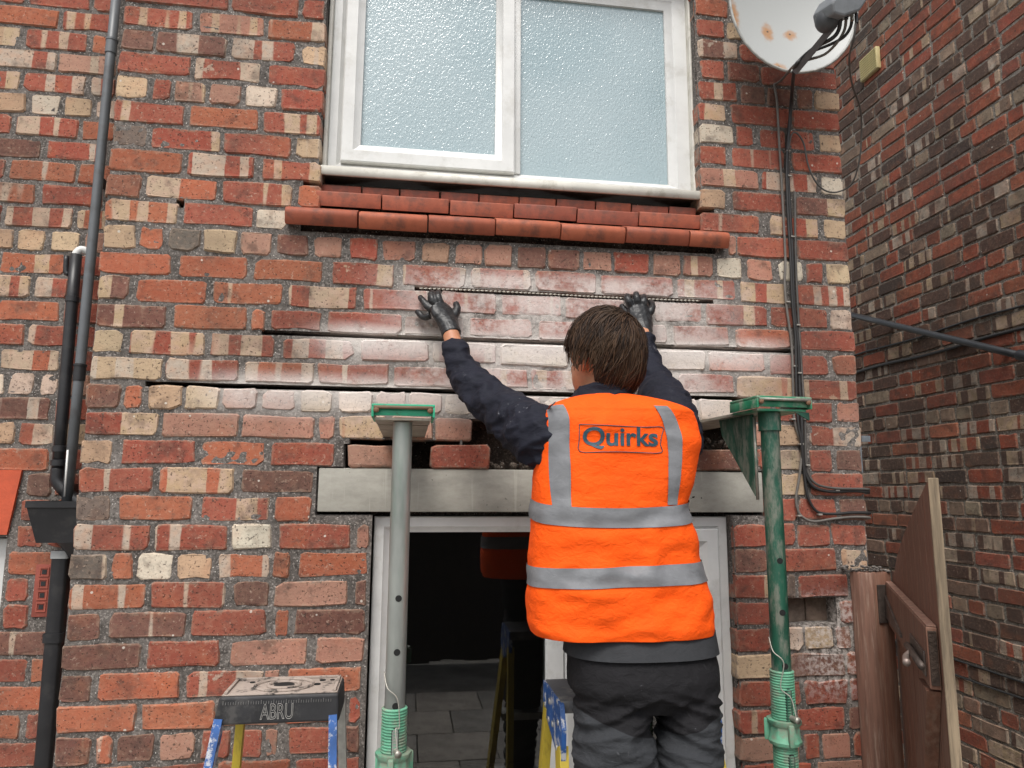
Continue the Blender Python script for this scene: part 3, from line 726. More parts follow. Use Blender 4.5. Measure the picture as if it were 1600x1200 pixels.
# ------------------------------------------------------------------ drainage at the left
MAT['pvc_grey'] = plain('grey_plastic_pipe', (.115, .125, .135), .42, var=.12, scale=5, bump=.06, bscale=60, dirt=(.06, .055, .05), dirt_amt=.4)
MAT['pvc_black'] = plain('black_plastic', (.016, .016, .018), .40, var=.2, scale=8, bump=.06, bscale=60, dirt=(.07, .065, .06), dirt_amt=.22, dscale=20)
MAT['white_pvc'] = plain('white_plastic', (.68, .68, .66), .4, var=.06)
PY = .215
top_, bot_ = at(187, -60, PY), at(103, 800, PY)
pd = (top_-bot_)
pipe = empty('waste_pipe', bot_, 'tall thin grey plastic waste pipe running up the inside corner', 'pipe')
MB().tube([bot_, bot_+pd*.5, top_], .0160, 20, 2).build('pipe', MAT['pvc_grey'], pipe, smooth=True, origin=bot_)
for yy in (57, 578):
    t = (at(0, yy, PY).z-bot_.z)/pd.z; c = bot_+pd*t; q = pd.normalized()
    M = Matrix.Translation(c) @ q.to_track_quat('Z', 'Y').to_matrix().to_4x4()
    MB().lathe([(.0161, -.030), (.0188, -.029), (.0188, .018), (.0205, .019), (.0205, .026), (.0161, .028)], 24, M).build('collar', MAT['pvc_grey'] if yy < 100 else MAT['pvc_black'], pipe, origin=c, auto=40)
for yy in (270, 760):
    t = (at(0, yy, PY).z-bot_.z)/pd.z; c = bot_+pd*t
    MB().box((c.x-.012, c.y+.012, c.z-.010), (c.x+.012, YL-.001, c.z+.010)).build('bracket', MAT['pvc_black'], pipe, origin=c)
SY = .232
a, b, e = at(119, 398, SY), at(90, 738, SY), at(104, 768, SY+.0)
soil = empty('soil_pipe', b, 'short black plastic pipe with white top elbow behind the grey pipe', 'pipe')
MB().tube([a, a*.5+b*.5, b], .0185, 20, 2).build('pipe', MAT['pvc_black'], soil, smooth=True, origin=b)
MB().tube([b+Vector((0, 0, .012)), b, b+Vector((.006, 0, -.035)), e+Vector((.02, 0, -.02)), e+Vector((.05, 0, -.045))], .0205, 18, 5).build('elbow', MAT['pvc_black'], soil, smooth=True, origin=b)
for yy, rr in ((463, .0215), (700, .0215), (722, .0228)):
    t = (at(0, yy, SY).z-b.z)/(a.z-b.z); c = b+(a-b)*t
    MB().lathe([(.0186, -.011), (rr, -.010), (rr, .008), (.0186, .010)], 22, Matrix.Translation(c)).build('collar', MAT['pvc_black'], soil, origin=c, auto=40)
MB().tube([a+Vector((0, 0, -.022)), a+Vector((.001, 0, .004)), a+Vector((.014, .004, .020)), a+Vector((.036, .012, .014))], .0135, 16, 5).build('top_elbow', MAT['white_pvc'], soil, smooth=True, origin=a)
c1 = at(104, 430, SY)
MB().tube([at(104, 400, SY), at(103, 425, SY), at(107, 428, SY)], .0085, 10, 3).build('overflow_stub', MAT['pvc_black'], soil, smooth=True, origin=c1)
# hopper head with square downpipe below it
hA, hB, hC, hD = at(43, 783, .15), at(121, 780, .15), at(119, 850, .15), at(52, 849, .15)
x0, x1, xt0, xt1, zt, zb = hD.x, hC.x+.01, hA.x, hB.x+.02, hA.z, hD.z
hop = empty('rainwater_hopper', ((x0+x1)/2, .2, zb-.02), 'black square rainwater hopper on the left wall', 'hopper')
m = MB(); v = []
for (xa, xb, z, ya) in ((x0, x1, zb, .165), (xt0, xt1, zt-.022, .150), (xt0-.004, xt1+.004, zt-.020, .146), (xt0-.004, xt1+.004, zt, .146), (xt0+.004, xt1-.004, zt, .154), (x0+.01, x1-.01, zb+.02, .172)):
    v += [(xa, ya, z), (xb, ya, z), (xb, YL-.002, z), (xa, YL-.002, z)]
f = [(0, 1, 2, 3), (20, 23, 22, 21)]
for L in range(5):
    for i in range(4): f.append((L*4+i, L*4+(i+1) % 4, L*4+4+(i+1) % 4, L*4+4+i))
m.add(v, f); m.build('hopper_box', MAT['pvc_black'], hop, origin=((x0+x1)/2, .2, zb), auto=30)
oc = Vector(((x0+x1)/2+.03, .222, zb))
MB().lathe([(.020, -.050), (.034, -.030), (.055, -.004), (.058, .002)], 20, Matrix.Translation(oc)).build('outlet', MAT['pvc_black'], hop, origin=oc, auto=50)
dt, db = at(97, 866, .225), at(66, 1240, .225)
dp = empty('downpipe', db, 'black square downpipe dropping from the hopper past the air brick', 'pipe')
dx = dt-db
q = Matrix.Translation(db) @ dx.to_track_quat('Z', 'Y').to_matrix().to_4x4()
ang = Matrix.Rotation(0, 4, 'Z')
def sqtube(w_, z0, z1, name, mat, par, o_):
    m = MB(); p = []
    for z in (z0, z1):
        p.append([Vector((db.x+dx.x*z/dx.z+sx*w_, db.y+dx.y*z/dx.z+sy*w_, db.z+z)) for sx, sy in ((-.8, -1), (.8, -1), (1, -.8), (1, .8), (.8, 1), (-.8, 1), (-1, .8), (-1, -.8))])
    m.add(p[0]+p[1], [list(range(8))[::-1], [8+i for i in range(8)]]+[[i, (i+1) % 8, 8+(i+1) % 8, 8+i] for i in range(8)]); return m.build(name, mat, par, origin=o_, auto=50)
sqtube(.0225, -1.05, dx.z, 'pipe', MAT['pvc_black'], dp, db)
zc = at(0, 997, .225).z-db.z
sqtube(.0275, zc-.014, zc+.014, 'pipe_clip', MAT['pvc_black'], dp, db)
sqtube(.0255, dx.z-.012, dx.z+.012, 'pipe_joint', plain('pale_sealant', (.35, .36, .36), .6), dp, db)
ws = MB(); a, b = at(106, 703, .20), at(101, 776, .20); ws.tube([a, b], .0035, 8, 1)
tag(ws.build('plastic_strip', MAT['white_pvc'], None, smooth=True, origin=b), 'thin white plastic strip leaning between pipes above the hopper', 'strip')

# ------------------------------------------------------------------ satellite dish and cables
DC = at(1240, 2, -.20)                                     # middle of the dish
dish = empty('satellite_dish', DC, 'pale grey mesh satellite dish with rust stains at upper right', 'satellite dish')
g_ = N('dish_mesh_paint'); o_ = g_.obj(); sp = g_.n('SeparateXYZ'); g_.set(sp.inputs[0], o_)
u_ = g_.math('MULTIPLY', sp.outputs[0], 1900.0); v_ = g_.math('MULTIPLY', sp.outputs[2], 1900.0)
dot = g_.math('MULTIPLY', g_.math('SINE', u_), g_.math('SINE', v_)); dm = g_.step(dot, .25, .6)
def spot(x, z, r, st=1.0):
    d = g_.vmath('DISTANCE', scaled(g_, o_, (1, 0, st)), (x, 0, z*st)); n = g_.n('VectorMath', operation='DISTANCE')
    g_.set(n.inputs[0], scaled(g_, o_, (1, 0, st))); g_.set(n.inputs[1], (x, 0, z*st))
    return g_.step(g_.math('ADD', n.outputs['Value'], g_.math('MULTIPLY', g_.math('SUBTRACT', g_.noise(o_, 60, 3), .5), r*.9)), r, r*.3)
RUST = [at(1208, 40, -.2)-DC, at(1243, 45, -.2)-DC, at(1218, 105, -.2)-DC, at(1150, 18, -.2)-DC]
c_ = g_.mix(g_.math('MULTIPLY', dm, .55), (.40, .41, .40), (.15, .155, .155))
for (p_, r_, s_) in ((RUST[0], .030, .62), (RUST[1], .030, 1), (RUST[2], .036, 1.4), (RUST[3], .030, .35)):
    c_ = g_.mix(g_.math('MULTIPLY', spot(p_.x, p_.z, r_, s_), .85), c_, (.36, .16, .04))
    c_ = g_.mix(spot(p_.x, p_.z+.004, .0062), c_, (.05, .03, .02))
MAT['dish'] = g_.bsdf(c_, .42, bump=g_.bump(dm, -.3, .0006), spec=.5)
nrm = Vector((-.10, -1, .02)).normalized(); Mq = nrm.to_track_quat('Z', 'Y').to_matrix().to_4x4()
RX, RZ = .228, .275
m = MB(); v = []; f = []; NR, NS = 12, 64
for sgn in (0, 1):
    for j in range(NR+1):
        r = j/NR
        for i in range(NS):
            th = 2*math.pi*i/NS; z = .045*(r*r-1)-.0025*sgn
            v.append(Mq @ Vector((RX*r*math.cos(th), RZ*r*math.sin(th), z)))
for sgn in (0, 1):
    for j in range(NR):
        for i in range(NS):
            k = sgn*(NR+1)*NS; f.append([k+j*NS+i, k+j*NS+(i+1) % NS, k+(j+1)*NS+(i+1) % NS, k+(j+1)*NS+i])
m.add([q+DC for q in v], f); m.build('reflector', MAT['dish'], dish, smooth=True, origin=DC)
rim = MB(); rim.tube([DC+Mq @ Vector((RX*math.cos(2*math.pi*i/48), RZ*math.sin(2*math.pi*i/48), -.001)) for i in range(49)], .0048, 8, 1, caps=False)
rim.build('rim', plain('dish_rim', (.33, .33, .31), .5, dirt=(.10, .07, .04)), dish, smooth=True, origin=DC)
MAT['dark_metal'] = plain('dark_metal', (.05, .05, .052), .5, metal=.3, var=.3, scale=30, dirt=(.13, .10, .08), dirt_amt=.5)
aA, aB = at(1243, 112, -.27), at(1303, 40, -.45)
MB().tube([aA, aA*.5+aB*.5, aB], .0135, 4, 1).build('feed_arm', plain('feed_arm_grey', (.10, .10, .105), .5, metal=.2, dirt=(.2, .19, .18), dirt_amt=.3), dish, origin=aA)
lb = at(1316, 14, -.46); ld = Vector((.16, .96, -.20)).normalized(); Ml = Matrix.Translation(lb) @ ld.to_track_quat('Z', 'Y').to_matrix().to_4x4()
m = MB(); Mx = Matrix.Translation(lb) @ Matrix.Rotation(R(-24), 4, 'Y') @ Matrix.Rotation(R(14), 4, 'X')
m.prism([(-.072, -.012), (-.040, -.030), (.020, -.030), (.060, -.004), (.066, .030), (.036, .056), (-.038, .044), (-.070, .018)], 'y', -.045, .05, Mx)
lnb = m.build('receiver_head', plain('grey_lnb', (.17, .18, .19), .45, var=.1, dirt=(.08, .08, .08)), dish, origin=lb)
bv = lnb.modifiers.new('b', 'BEVEL'); bv.width = .007; bv.segments = 2
hn = at(1292, 32, -.44); MB().ball(hn, (.036, .036, .038), None, 18, 12).build('feed_horn', plain('dark_horn', (.055, .058, .062), .45), dish, smooth=True, origin=hn)
for px, py in ((1313, 20), (1322, 20), (1331, 22), (1338, 26)):
    c = at(px, py, -.47); MB().lathe([(.0055, -.022), (.0055, .0), (.0045, .012)], 10, Matrix.Translation(c)).build('connector', MAT['dark_metal'] if px != 1331 else plain('tin', (.4, .38, .33), .35, metal=.8), dish, origin=c, auto=40)
mb_ = at(1262, -40, -.06); MB().box((mb_.x-.03, -.20, mb_.z-.03), (mb_.x+.03, -.001, mb_.z+.03), bev=.004).build('wall_mount', MAT['dark_metal'], dish, origin=mb_)

MAT['cable'] = plain('grey_cable', (.075, .068, .062), .5, var=.2, scale=12, dirt=(.16, .14, .12), dirt_amt=.4)
MAT['cable_black'] = plain('black_cable', (.022, .021, .021), .5, var=.3, scale=12)
MAT['cable_pale'] = plain('dusty_cable', (.13, .118, .105), .55, var=.2, scale=12)
def cable(pts, r, mat, label, group=None, cat='cable'):
    P = [at(*p) for p in pts]; o = MB().tube(P, r, 8, 5).build('cable', mat, None, smooth=True, origin=P[-1]); return tag(o, label, cat, group)
cable([(1313, 22, -.47), (1311, 45, -.44), (1300, 60, -.42), (1272, 75, -.36), (1252, 92, -.31), (1242, 106, -.28), (1238, 140, -.06), (1234, 190, -.012), (1230, 240, -.009), (1234, 330, -.009), (1238, 400, -.009), (1240, 470, -.009), (1247, 540, -.009), (1249, 600, -.009), (1252, 650, -.009), (1255, 720, -.009), (1262, 748, -.009), (1275, 763, -.012), (1300, 768, -.012), (1330, 767, -.012), (1350, 768, -.012), (1357, 769, .004), (1353, 770, .06)], .0062, MAT['cable_black'], 'black aerial cable dropping from the dish then bending right above the lower loops')
cable([(1322, 24, -.47), (1320, 45, -.44), (1309, 65, -.41), (1290, 84, -.36), (1268, 92, -.33), (1250, 97, -.30), (1239, 104, -.28), (1222, 124, -.10), (1213, 131, -.02), (1210, 134, -.009), (1214, 160, -.009), (1217, 215, -.009), (1222, 300, -.009), (1227, 400, -.009), (1226, 440, -.009), (1229, 480, -.009), (1237, 540, -.009), (1239, 600, -.009), (1241, 655, -.009), (1251, 690, -.009), (1253, 705, -.010), (1249, 745, -.010), (1244, 775, -.010), (1246, 795, -.010), (1254, 808, -.012), (1272, 815, -.012), (1300, 811, -.012), (1330, 808, -.012), (1352, 808, -.012), (1359, 809, .004), (1355, 810, .06)], .0046, MAT['cable_pale'], 'dusty grey cable forming the leftmost strand and lowest loop on the wall')
cable([(1331, 26, -.47), (1329, 42, -.45), (1318, 58, -.43), (1296, 70, -.38), (1262, 84, -.32), (1246, 100, -.29), (1240, 112, -.25), (1237, 160, -.04), (1232, 215, -.017), (1229, 260, -.016), (1231, 330, -.016), (1235, 400, -.016), (1238, 470, -.016), (1243, 530, -.016), (1244, 600, -.016), (1247, 660, -.016), (1252, 690, -.017), (1257, 745, -.010), (1262, 775, -.010), (1272, 795, -.010), (1284, 802, -.012), (1305, 803, -.012), (1330, 801, -.012), (1352, 801, -.012), (1359, 802, .004), (1355, 803, .06)], .0050, MAT['cable_black'], 'dark cable in the middle of the bundle ending in the upper of two low loops')
cable([(1338, 30, -.47), (1334, 60, -.46), (1327, 90, -.40), (1331, 130, -.3), (1344, 170, -.2), (1346, 210, -.14), (1342, 255, -.10), (1330, 288, -.05), (1308, 300, -.012), (1288, 297, -.010), (1272, 280, -.012), (1262, 255, -.014), (1256, 225, -.014), (1246, 209, -.014), (1237, 210, -.016), (1232, 235, -.020)], .0032, MAT['cable'], 'thin grey cable looping loosely off the wall corner below the dish')
cable([(1242, 300, -.009), (1243, 400, -.009), (1246, 470, -.009), (1250, 540, -.009), (1254, 600, -.009), (1258, 660, -.009), (1259, 715, -.009), (1264, 742, -.010), (1277, 757, -.015), (1305, 763, -.018), (1350, 764, -.018), (1358, 765, .004), (1354, 766, .06)], .0046, MAT['cable'], 'grey cable at the right of the bundle, uppermost where it turns to the corner')
clm = plain('galvanised_clip', (.30, .28, .25), .5, metal=.4)
ORD = ('topmost', 'second from the top', 'third from the top', 'fourth from the top', 'fifth from the top', 'sixth from the top', 'seventh from the top', 'eighth from the top, left', 'eighth from the top, right', 'tenth from the top', 'eleventh from the top', 'on the upper low bend', 'on the inner low loop', 'on the outermost low loop')
for i, (px, py) in enumerate(((1231, 236), (1233, 275), (1238, 370), (1231, 472), (1247, 508), (1242, 572), (1249, 583), (1239, 655), (1259, 655), (1252, 694), (1262, 727), (1308, 766), (1281, 804), (1249, 806))):
    c = at(px, py, -.014); CL = MB().box((c.x-.007, -.0195, c.z-.003), (c.x+.008, -.001, c.z+.003), bev=.0015)
    tag(CL.build('cable_clip', clm, None, origin=c), 'small metal clip on the dish cables, '+ORD[i], 'clip', 'cable clips on the wing wall')

# things on the neighbour's wall
def wallpipe(name, pts, r, mat, label, cat):
    P = [Vector(p) for p in pts]; return tag(MB().tube(P, r, 12, 3).build(name, mat, None, smooth=True, origin=P[0]), label, cat)
pa, pb = atx(1326, 491, XR-.05), atx(1650, 569, XR-.05)
pole = empty('sloping_pipe', pa, 'dark grey plastic pipe sloping down across the neighbouring wall', 'pipe')
MB().tube([pa, (pa+pb)/2, pb], .0185, 18, 2).build('pipe', plain('dark_pipe', (.03, .032, .035), .4), pole, smooth=True, origin=pa)
pc = atx(1594, 555, XR-.05); pdir = (pb-pa).normalized(); Mp = Matrix.Translation(pc) @ pdir.to_track_quat('Z', 'Y').to_matrix().to_4x4()
MB().lathe([(.0208, -.01), (.026, -.008), (.0275, .02), (.026, .06), (.0208, .062)], 20, Mp).build('coupling', MAT['pvc_black'], pole, origin=pc, auto=40)
for t in (.25, .8):
    c = pa.lerp(pb, t); MB().box((c.x, c.y-.012, c.z-.012), (XR-.001, c.y+.012, c.z+.012)).build('bracket', MAT['pvc_black'], pole, origin=c)
za = atx(1470, 548, XR).z
for i, (z, lab) in enumerate(((za, 'black cable clipped straight along the neighbouring wall, lower of the two under the sloping pipe'), (za+.115, 'black cable clipped straight along the neighbouring wall, upper of the two crossing the sloping pipe'))):
    P = [(XR-.007, 2.9-j*.25, z+.006*math.sin(j*1.7+i)) for j in range(16)]
    wallpipe('cable', P, .0085 if i == 0 else .006, MAT['cable_black'], lab, 'cable')
zb_ = atx(1540, 1046, XR).z
for i, (z, lab) in enumerate(((zb_, 'black cable low on the neighbouring wall beside the gate, upper of a pair'), (zb_-.078, 'black cable low on the neighbouring wall beside the gate, lower of a pair'))):
    P = [(XR-.006, 2.9-j*.25, z+.004*math.sin(j*1.3+i)) for j in range(16)]
    wallpipe('cable', P, .0052, MAT['cable_black'], lab, 'cable')
va, vb = atx(1346, 123, XR-.02), atx(1371, 78, XR-.02)
vy0, vy1, vz = min(va.y, vb.y), max(va.y, vb.y), (va.z+vb.z)/2
vent = MB().box((XR-.030, vy0, vz-.075), (XR-.002, vy1, vz+.075), bev=.003).build('vent_cover', plain('yellowed_plastic', (.55, .47, .24), .5, var=.1), None, origin=(XR, (vy0+vy1)/2, vz), auto=30)
tag(vent, 'small square yellowed plastic vent cover high on the neighbouring wall', 'vent')
for i in range(9):
    z = vz-.064+i*.016
    MB().box((XR-.0335, vy0+.008, z-.005), (XR-.0298, vy1-.008, z+.004)).build('louvre', plain('louvre_%d' % i, (.42, .35, .15), .5), vent, origin=(XR-.03, vy0, z))
bk = at(1358, 706, .02); br = MB(); br.box((WX+.001, .01, bk.z-.075), (WX+.006, .05, bk.z+.055)); br.box((WX+.0061, .006, bk.z+.035), (WX+.040, .011, bk.z+.056))
tag(br.build('metal_bracket', plain('galvanised', (.22, .24, .26), .45, metal=.7, var=.2, scale=40), None, origin=(WX, .03, bk.z)), 'small galvanised angle bracket on the wall corner', 'bracket')

# ------------------------------------------------------------------ steel helical bar being pressed into the top cut joint
m = MB(); v = []; f = []; n = 340; hz = SLOTS[0][0]+.0005; x0, x1 = .995, 1.975
for i in range(n+1):
    x = x0+(x1-x0)*i/n; a = i*.62
    sag = .0016*math.sin(i*.02)
    for k in range(6):
        th = a+k*math.pi/3; rr = .0034 if k % 3 == 0 else .0014
        v.append((x, -.0005+rr*math.cos(th), hz+sag+rr*math.sin(th)))
for i in range(n):
    for k in range(6): f.append([i*6+k, i*6+(k+1) % 6, (i+1)*6+(k+1) % 6, (i+1)*6+k])
m.add(v, f); bar = m.build('helical_bar', plain('stainless_bar', (.42, .39, .34), .42, metal=.7, var=.15, scale=60), None, origin=(1.48, 0, hz))
tag(bar, 'twisted stainless steel bar held along the topmost cut joint', 'steel bar')

# ------------------------------------------------------------------ adjustable steel props with masonry support heads
MAT['galv'] = plain('galvanised_tube', (.30, .315, .295), .45, metal=.55, var=.22, scale=12, streak=(1, 1, .25), dirt=(.10, .20, .14), dirt_amt=.35, dscale=6, bump=.15, bscale=160)
MAT['green_old'] = plain('scuffed_dark_green', (.012, .075, .046), .5, metal=.1, var=.3, scale=18, streak=(1, 1, .35), dirt=(.20, .20, .165), dirt_amt=.75, dscale=34, dlo=.46, dhi=.66, bump=.25, bscale=140)
MAT['green'] = plain('mint_green_paint', (.13, .36, .235), .5, var=.2, scale=18, dirt=(.24, .22, .175), dirt_amt=.75, dscale=19, dlo=.44, dhi=.62, bump=.2, bscale=140)
MAT['green_head'] = plain('green_head_paint', (.035, .36, .20), .42, var=.15, scale=18, dirt=(.10, .07, .045), dirt_amt=.6, dscale=22, dlo=.60, dhi=.72, bump=.2, bscale=140)
MAT['green_head2'] = plain('worn_green_head', (.02, .20, .10), .42, var=.25, scale=18, dirt=(.36, .35, .29), dirt_amt=.65, dscale=17, dlo=.46, dhi=.66, bump=.2, bscale=140)
MAT['steel_dusty'] = plain('dusty_steel_plate', (.33, .30, .245), .6, metal=.2, var=.2, scale=14, dirt=(.12, .095, .07), dirt_amt=.5)
MAT['worn_steel'] = plain('worn_cast_steel', (.33, .31, .27), .42, metal=.5, var=.25, scale=30, dirt=(.08, .2, .13), dirt_amt=.6, dscale=22)
MAT['hole'] = plain('hole_shade_black', (.008, .008, .008), .9)  # flat black standing in for the shade inside openings
def prop(P, ztop, zcollar, zthread, tube_mat, label, flip, holes_z):
    root = empty('steel_prop', (P.x, P.y, .04), label, 'prop', 'steel props holding up the brickwork')
    T = Matrix.Translation((P.x, P.y, 0)); ri = .0242
    it = MB().lathe([(ri, .9), (ri, ztop), (ri-.004, ztop), (ri-.004, .9), (ri, .9)], 36, T, caps=False).build('inner_tube', tube_mat, root, origin=(P.x, P.y, 1), auto=40)
    dv = (CAM-Vector((P.x, P.y, 2))); dv.z = 0; dv.normalize(); side_ = Vector((-dv.y, dv.x, 0))
    for z, o in holes_z:
        d2 = (dv+side_*o).normalized(); c = Vector((P.x, P.y, z)); Mh = Matrix.Translation(c+d2*(ri-.0062)) @ d2.to_track_quat('Z', 'Y').to_matrix().to_4x4()
        MB().lathe([(.0078, 0), (.0078, .0066)], 18, Mh).build('pin_hole_shade', MAT['hole'], root, origin=c)  # black disc on the tube paints the dark of an open hole
    prof = []; z = zcollar-.30
    ro = .0290; prof.append((ro, .045)); prof.append((ro, zcollar-.32)); z = zcollar-.32
    while z < zthread:
        prof += [(ro-.0012, z), (ro-.0010, z+.0022), (ro+.0016, z+.0034), (ro+.0016, z+.0052)]; z += .0066
    prof += [(ro, z), (ro-.0035, z+.001), (ri+.0004, z-.004)]
    MB().lathe(prof, 32, T, caps=False).build('outer_tube', MAT['green'], root, origin=(P.x, P.y, .5), auto=25)
    # slot on the threaded part: raised plate, black rim painting the gap's shade
    d2 = (dv+side_*(.10 if flip else .55)).normalized(); s2 = Vector((-d2.y, d2.x, 0))
    for za_, zb2, mt in ((zthread-.125, zthread-.042, tube_mat), (zcollar-.16, zcollar-.055, tube_mat)):
        m = MB(); pl = []; w2 = .0085
        for k in range(9): a = math.pi*k/8; pl.append((w2*math.cos(a), zb2+w2*math.sin(a)))
        for k in range(9): a = math.pi+math.pi*k/8; pl.append((w2*math.cos(a), za_+w2*math.sin(a)))
        c = Vector((P.x, P.y, 0))
        for sc, d_, mm, nm in ((1.0, ro+.0006, MAT['hole'], 'slot_edge_shade'), (.80, ro+.0012, mt, 'slot')):
            m = MB(); zm_ = (za_+zb2)/2
            v0 = [c+s2*(x*sc)+d2*d_+Vector((0, 0, zm_+(z-zm_)*(1 if sc == 1 else .97))) for x, z in pl]; v1 = [q-d2*.006 for q in v0]
            k = len(pl); m.add(v0+v1, [list(range(k)), [k+i for i in range(k)][::-1]]+[[i, (i+1) % k, k+(i+1) % k, k+i] for i in range(k)])
            m.build(nm, mm, root, origin=(P.x, P.y, zm_))
    # threaded collar nut with lugs and its handle pin
    m = MB(); m.lathe([(ro+.002, zcollar-.030), (.0405, zcollar-.028), (.0425, zcollar-.020), (.0385, zcollar-.012), (.0365, zcollar+.014), (.0425, zcollar+.022), (.0430, zcollar+.030), (ro+.002, zcollar+.031)], 10, T, caps=False)
    for a in (.4, 2.5, 4.6):
        m.box((.034, -.007, zcollar-.026), (.049, .007, zcollar+.026), T @ Matrix.Rotation(a, 4, 'Z'), bev=.003)
    col = m.build('collar', MAT['green'], root, origin=(P.x, P.y, zcollar), auto=35)
    c = Vector((P.x, P.y, zcollar+.040)); q = (dv+side_*(.2 if flip else .75)).normalized()
    MB().tube([c-q*.05, c+q*.036, c+q*.056], [.0068, .0068, .0085], 12, 3).build('pin', MAT['worn_steel'], root, smooth=True, origin=c)
    p1 = c+q*.04+Vector((0, 0, .01)); zt2 = zthread+.055
    wire = [c+q*.05, c+d2*.040+Vector((0, 0, .05)), Vector((P.x, P.y, zthread-.03))+dv*.034+side_*(.012 if flip else -.004), Vector((P.x, P.y, zthread+.03))+dv*.031+side_*.006, Vector((P.x, P.y, zt2))+dv*.027-side_*.018, Vector((P.x, P.y, zt2+.03))-side_*.027]
    MB().tube(wire, .0014, 6, 6).build('wire_tether', plain('tether_wire', (.42, .40, .35), .45, metal=.4), root, smooth=True, origin=c)
    MB().lathe([(.075, .038), (.075, .046), (.03, .047)], 24, T).build('base_plate', MAT['green'], root, origin=(P.x, P.y, .04), auto=40)
    return root
PL, PR = Vector((.959, -.50, 0)), Vector((1.945, -.50, 0))
def zat(py, Y, px): return at(px, py, Y).z
prop(PL, 2.168, zat(1195, -.5, 613), zat(1108, -.5, 614), MAT['galv'], 'grey galvanised steel prop on a threaded mint base, left of the workman', True, [(zat(y, -.5, 618), .08) for y in (933, 1016, 1099)])
prop(PR, 2.192, zat(1142, -.5, 1228), zat(1050, -.5, 1225), MAT['green_old'], 'scuffed dark green steel prop standing right of the workman', False, [(zat(y, -.5, 1215), .42) for y in (875, 955, 1038)])
def head(P, zt, yfar, mat, label, dxl, dxr, gusset, rotz=0.0):
    """support head: box plate on the prop, wide blade running back into the wall"""
    root = empty('masonry_support', (P.x, P.y, zt), label, 'support head', 'support heads on the props')
    M = Matrix.Translation((P.x, P.y, 0)) @ Matrix.Rotation(rotz, 4, 'Z'); B = lambda mb, lo, hi, b=0: mb.box(lo, hi, M, bev=b)
    m = MB(); B(m, (dxl, -.060, zt+.021), (dxr, .085, zt+.028), .002); B(m, (dxl, -.060, zt-.004), (dxl+.006, .085, zt+.0205), .001); B(m, (dxr-.006, -.060, zt-.004), (dxr, .085, zt+.0205), .001)
    m.build('top_plate', mat, root, origin=(P.x, P.y, zt), auto=35)
    m = MB(); B(m, (dxl+.007, -.052, zt+.000), (dxr-.007, -.047, zt+.0165), .001); m.build('front_lip', mat, root, origin=(P.x, P.y, zt), auto=35)
    m = MB(); m.tube([M @ Vector((dxl+.006, -.062, zt+.019)), M @ Vector((dxr-.006, -.062, zt+.019))], .0042, 8, 1); m.build('keeper_rod', MAT['worn_steel'] if gusset else plain('rusty_rod', (.16, .10, .06), .7), root, smooth=True, origin=(P.x, P.y, zt))
    for x in (dxl+.012, dxr-.012):
        c = M @ Vector((x, -.062, zt+.013)); MB().ball(c, (.0075, .0055, .0075), None, 10, 6).build('bolt', plain('rusty_bolt', (.17, .09, .05), .7), root, origin=c)
    m = MB(); B(m, (dxl+.010, .0852, zt-.012), (dxr-.012, yfar-P.y, zt-.005)); m.build('blade', MAT['steel_dusty'], root, origin=(P.x, P.y, zt))
    m = MB(); B(m, (dxl+.008, -.045, zt-.010), (dxr-.010, .085, zt-.0045)); m.build('seat_plate', MAT['steel_dusty'] if not gusset else mat, root, origin=(P.x, P.y, zt))
    m = MB(); m.lathe([(.0295, zt-.075 if not gusset else zt-.06), (.0295, zt-.011)], 28, Matrix.Translation((P.x, P.y, 0)), caps=False)
    if gusset: m.build('socket', MAT['green_old'], root, origin=(P.x, P.y, zt), auto=40)
    if gusset:
        for sx in (-.036, ):
            m = MB(); m.prism([(.028, zt-.012), (.215, zt-.012), (.200, zt-.06), (.028, zt-.235)], 'x', sx, sx+.006, M); m.build('gusset', MAT['green_old'], root, origin=(P.x, P.y, zt))
        m = MB(); m.tube([M @ Vector((-.030, .026, zt-.02)), M @ Vector((-.030, .026, zt-.245))], .0045, 8, 1); m.build('gusset_rod', MAT['worn_steel'], root, smooth=True, origin=(P.x, P.y, zt))
        m = MB(); m.prism([(.05, zt-.012), (.092, zt-.012), (.092, zt-.034)], 'y', -.045, -.040, M); m.build('stop_lug', MAT['green_old'], root, origin=(P.x, P.y, zt))
    return root
head(PL, 2.180, .06, MAT['green_head'], 'bright green support head with its blade in the wall, on the grey prop', -.076, .078, False)
head(PR, 2.224, .06, MAT['green_head2'], 'worn dark green gusseted support head with long blade, on the green prop', -.070, .092, True, R(3))

# ------------------------------------------------------------------ step ladder at the lower left
def txt_mesh(body, size, bold=0.0, ext=0.0, shear=0.0):
    cu = bpy.data.curves.new('t', 'FONT'); cu.body = body; cu.size = size; cu.offset = bold; cu.extrude = ext; cu.align_x = 'CENTER'; cu.align_y = 'CENTER'; cu.resolution_u = 6; cu.shear = shear
    o = bpy.data.objects.new('t', cu); C.objects.link(o); dg = bpy.context.evaluated_depsgraph_get()
    me = bpy.data.meshes.new_from_object(o.evaluated_get(dg)); bpy.data.objects.remove(o); return me
MAT['ladder_black'] = plain('dusty_black_cap', (.018, .018, .02), .55, var=.3, scale=20, dirt=(.16, .15, .14), dirt_amt=.30, dscale=16, bump=.3, bscale=90)
g_ = N('plaster_dusted_cap'); o_ = g_.pos()
c_ = g_.mix(g_.step(g_.noise(o_, 26, 5, .65), .34, .50), (.05, .046, .043), (.36, .30, .26)); c_ = g_.mix(g_.step(g_.noise(o_, 90, 3), .5, .7), c_, (.38, .32, .27))
MAT['cap_top'] = g_.bsdf(c_, .9, bump=g_.bump(g_.noise(o_, 60, 5, .7), .6, .004), spec=.2)
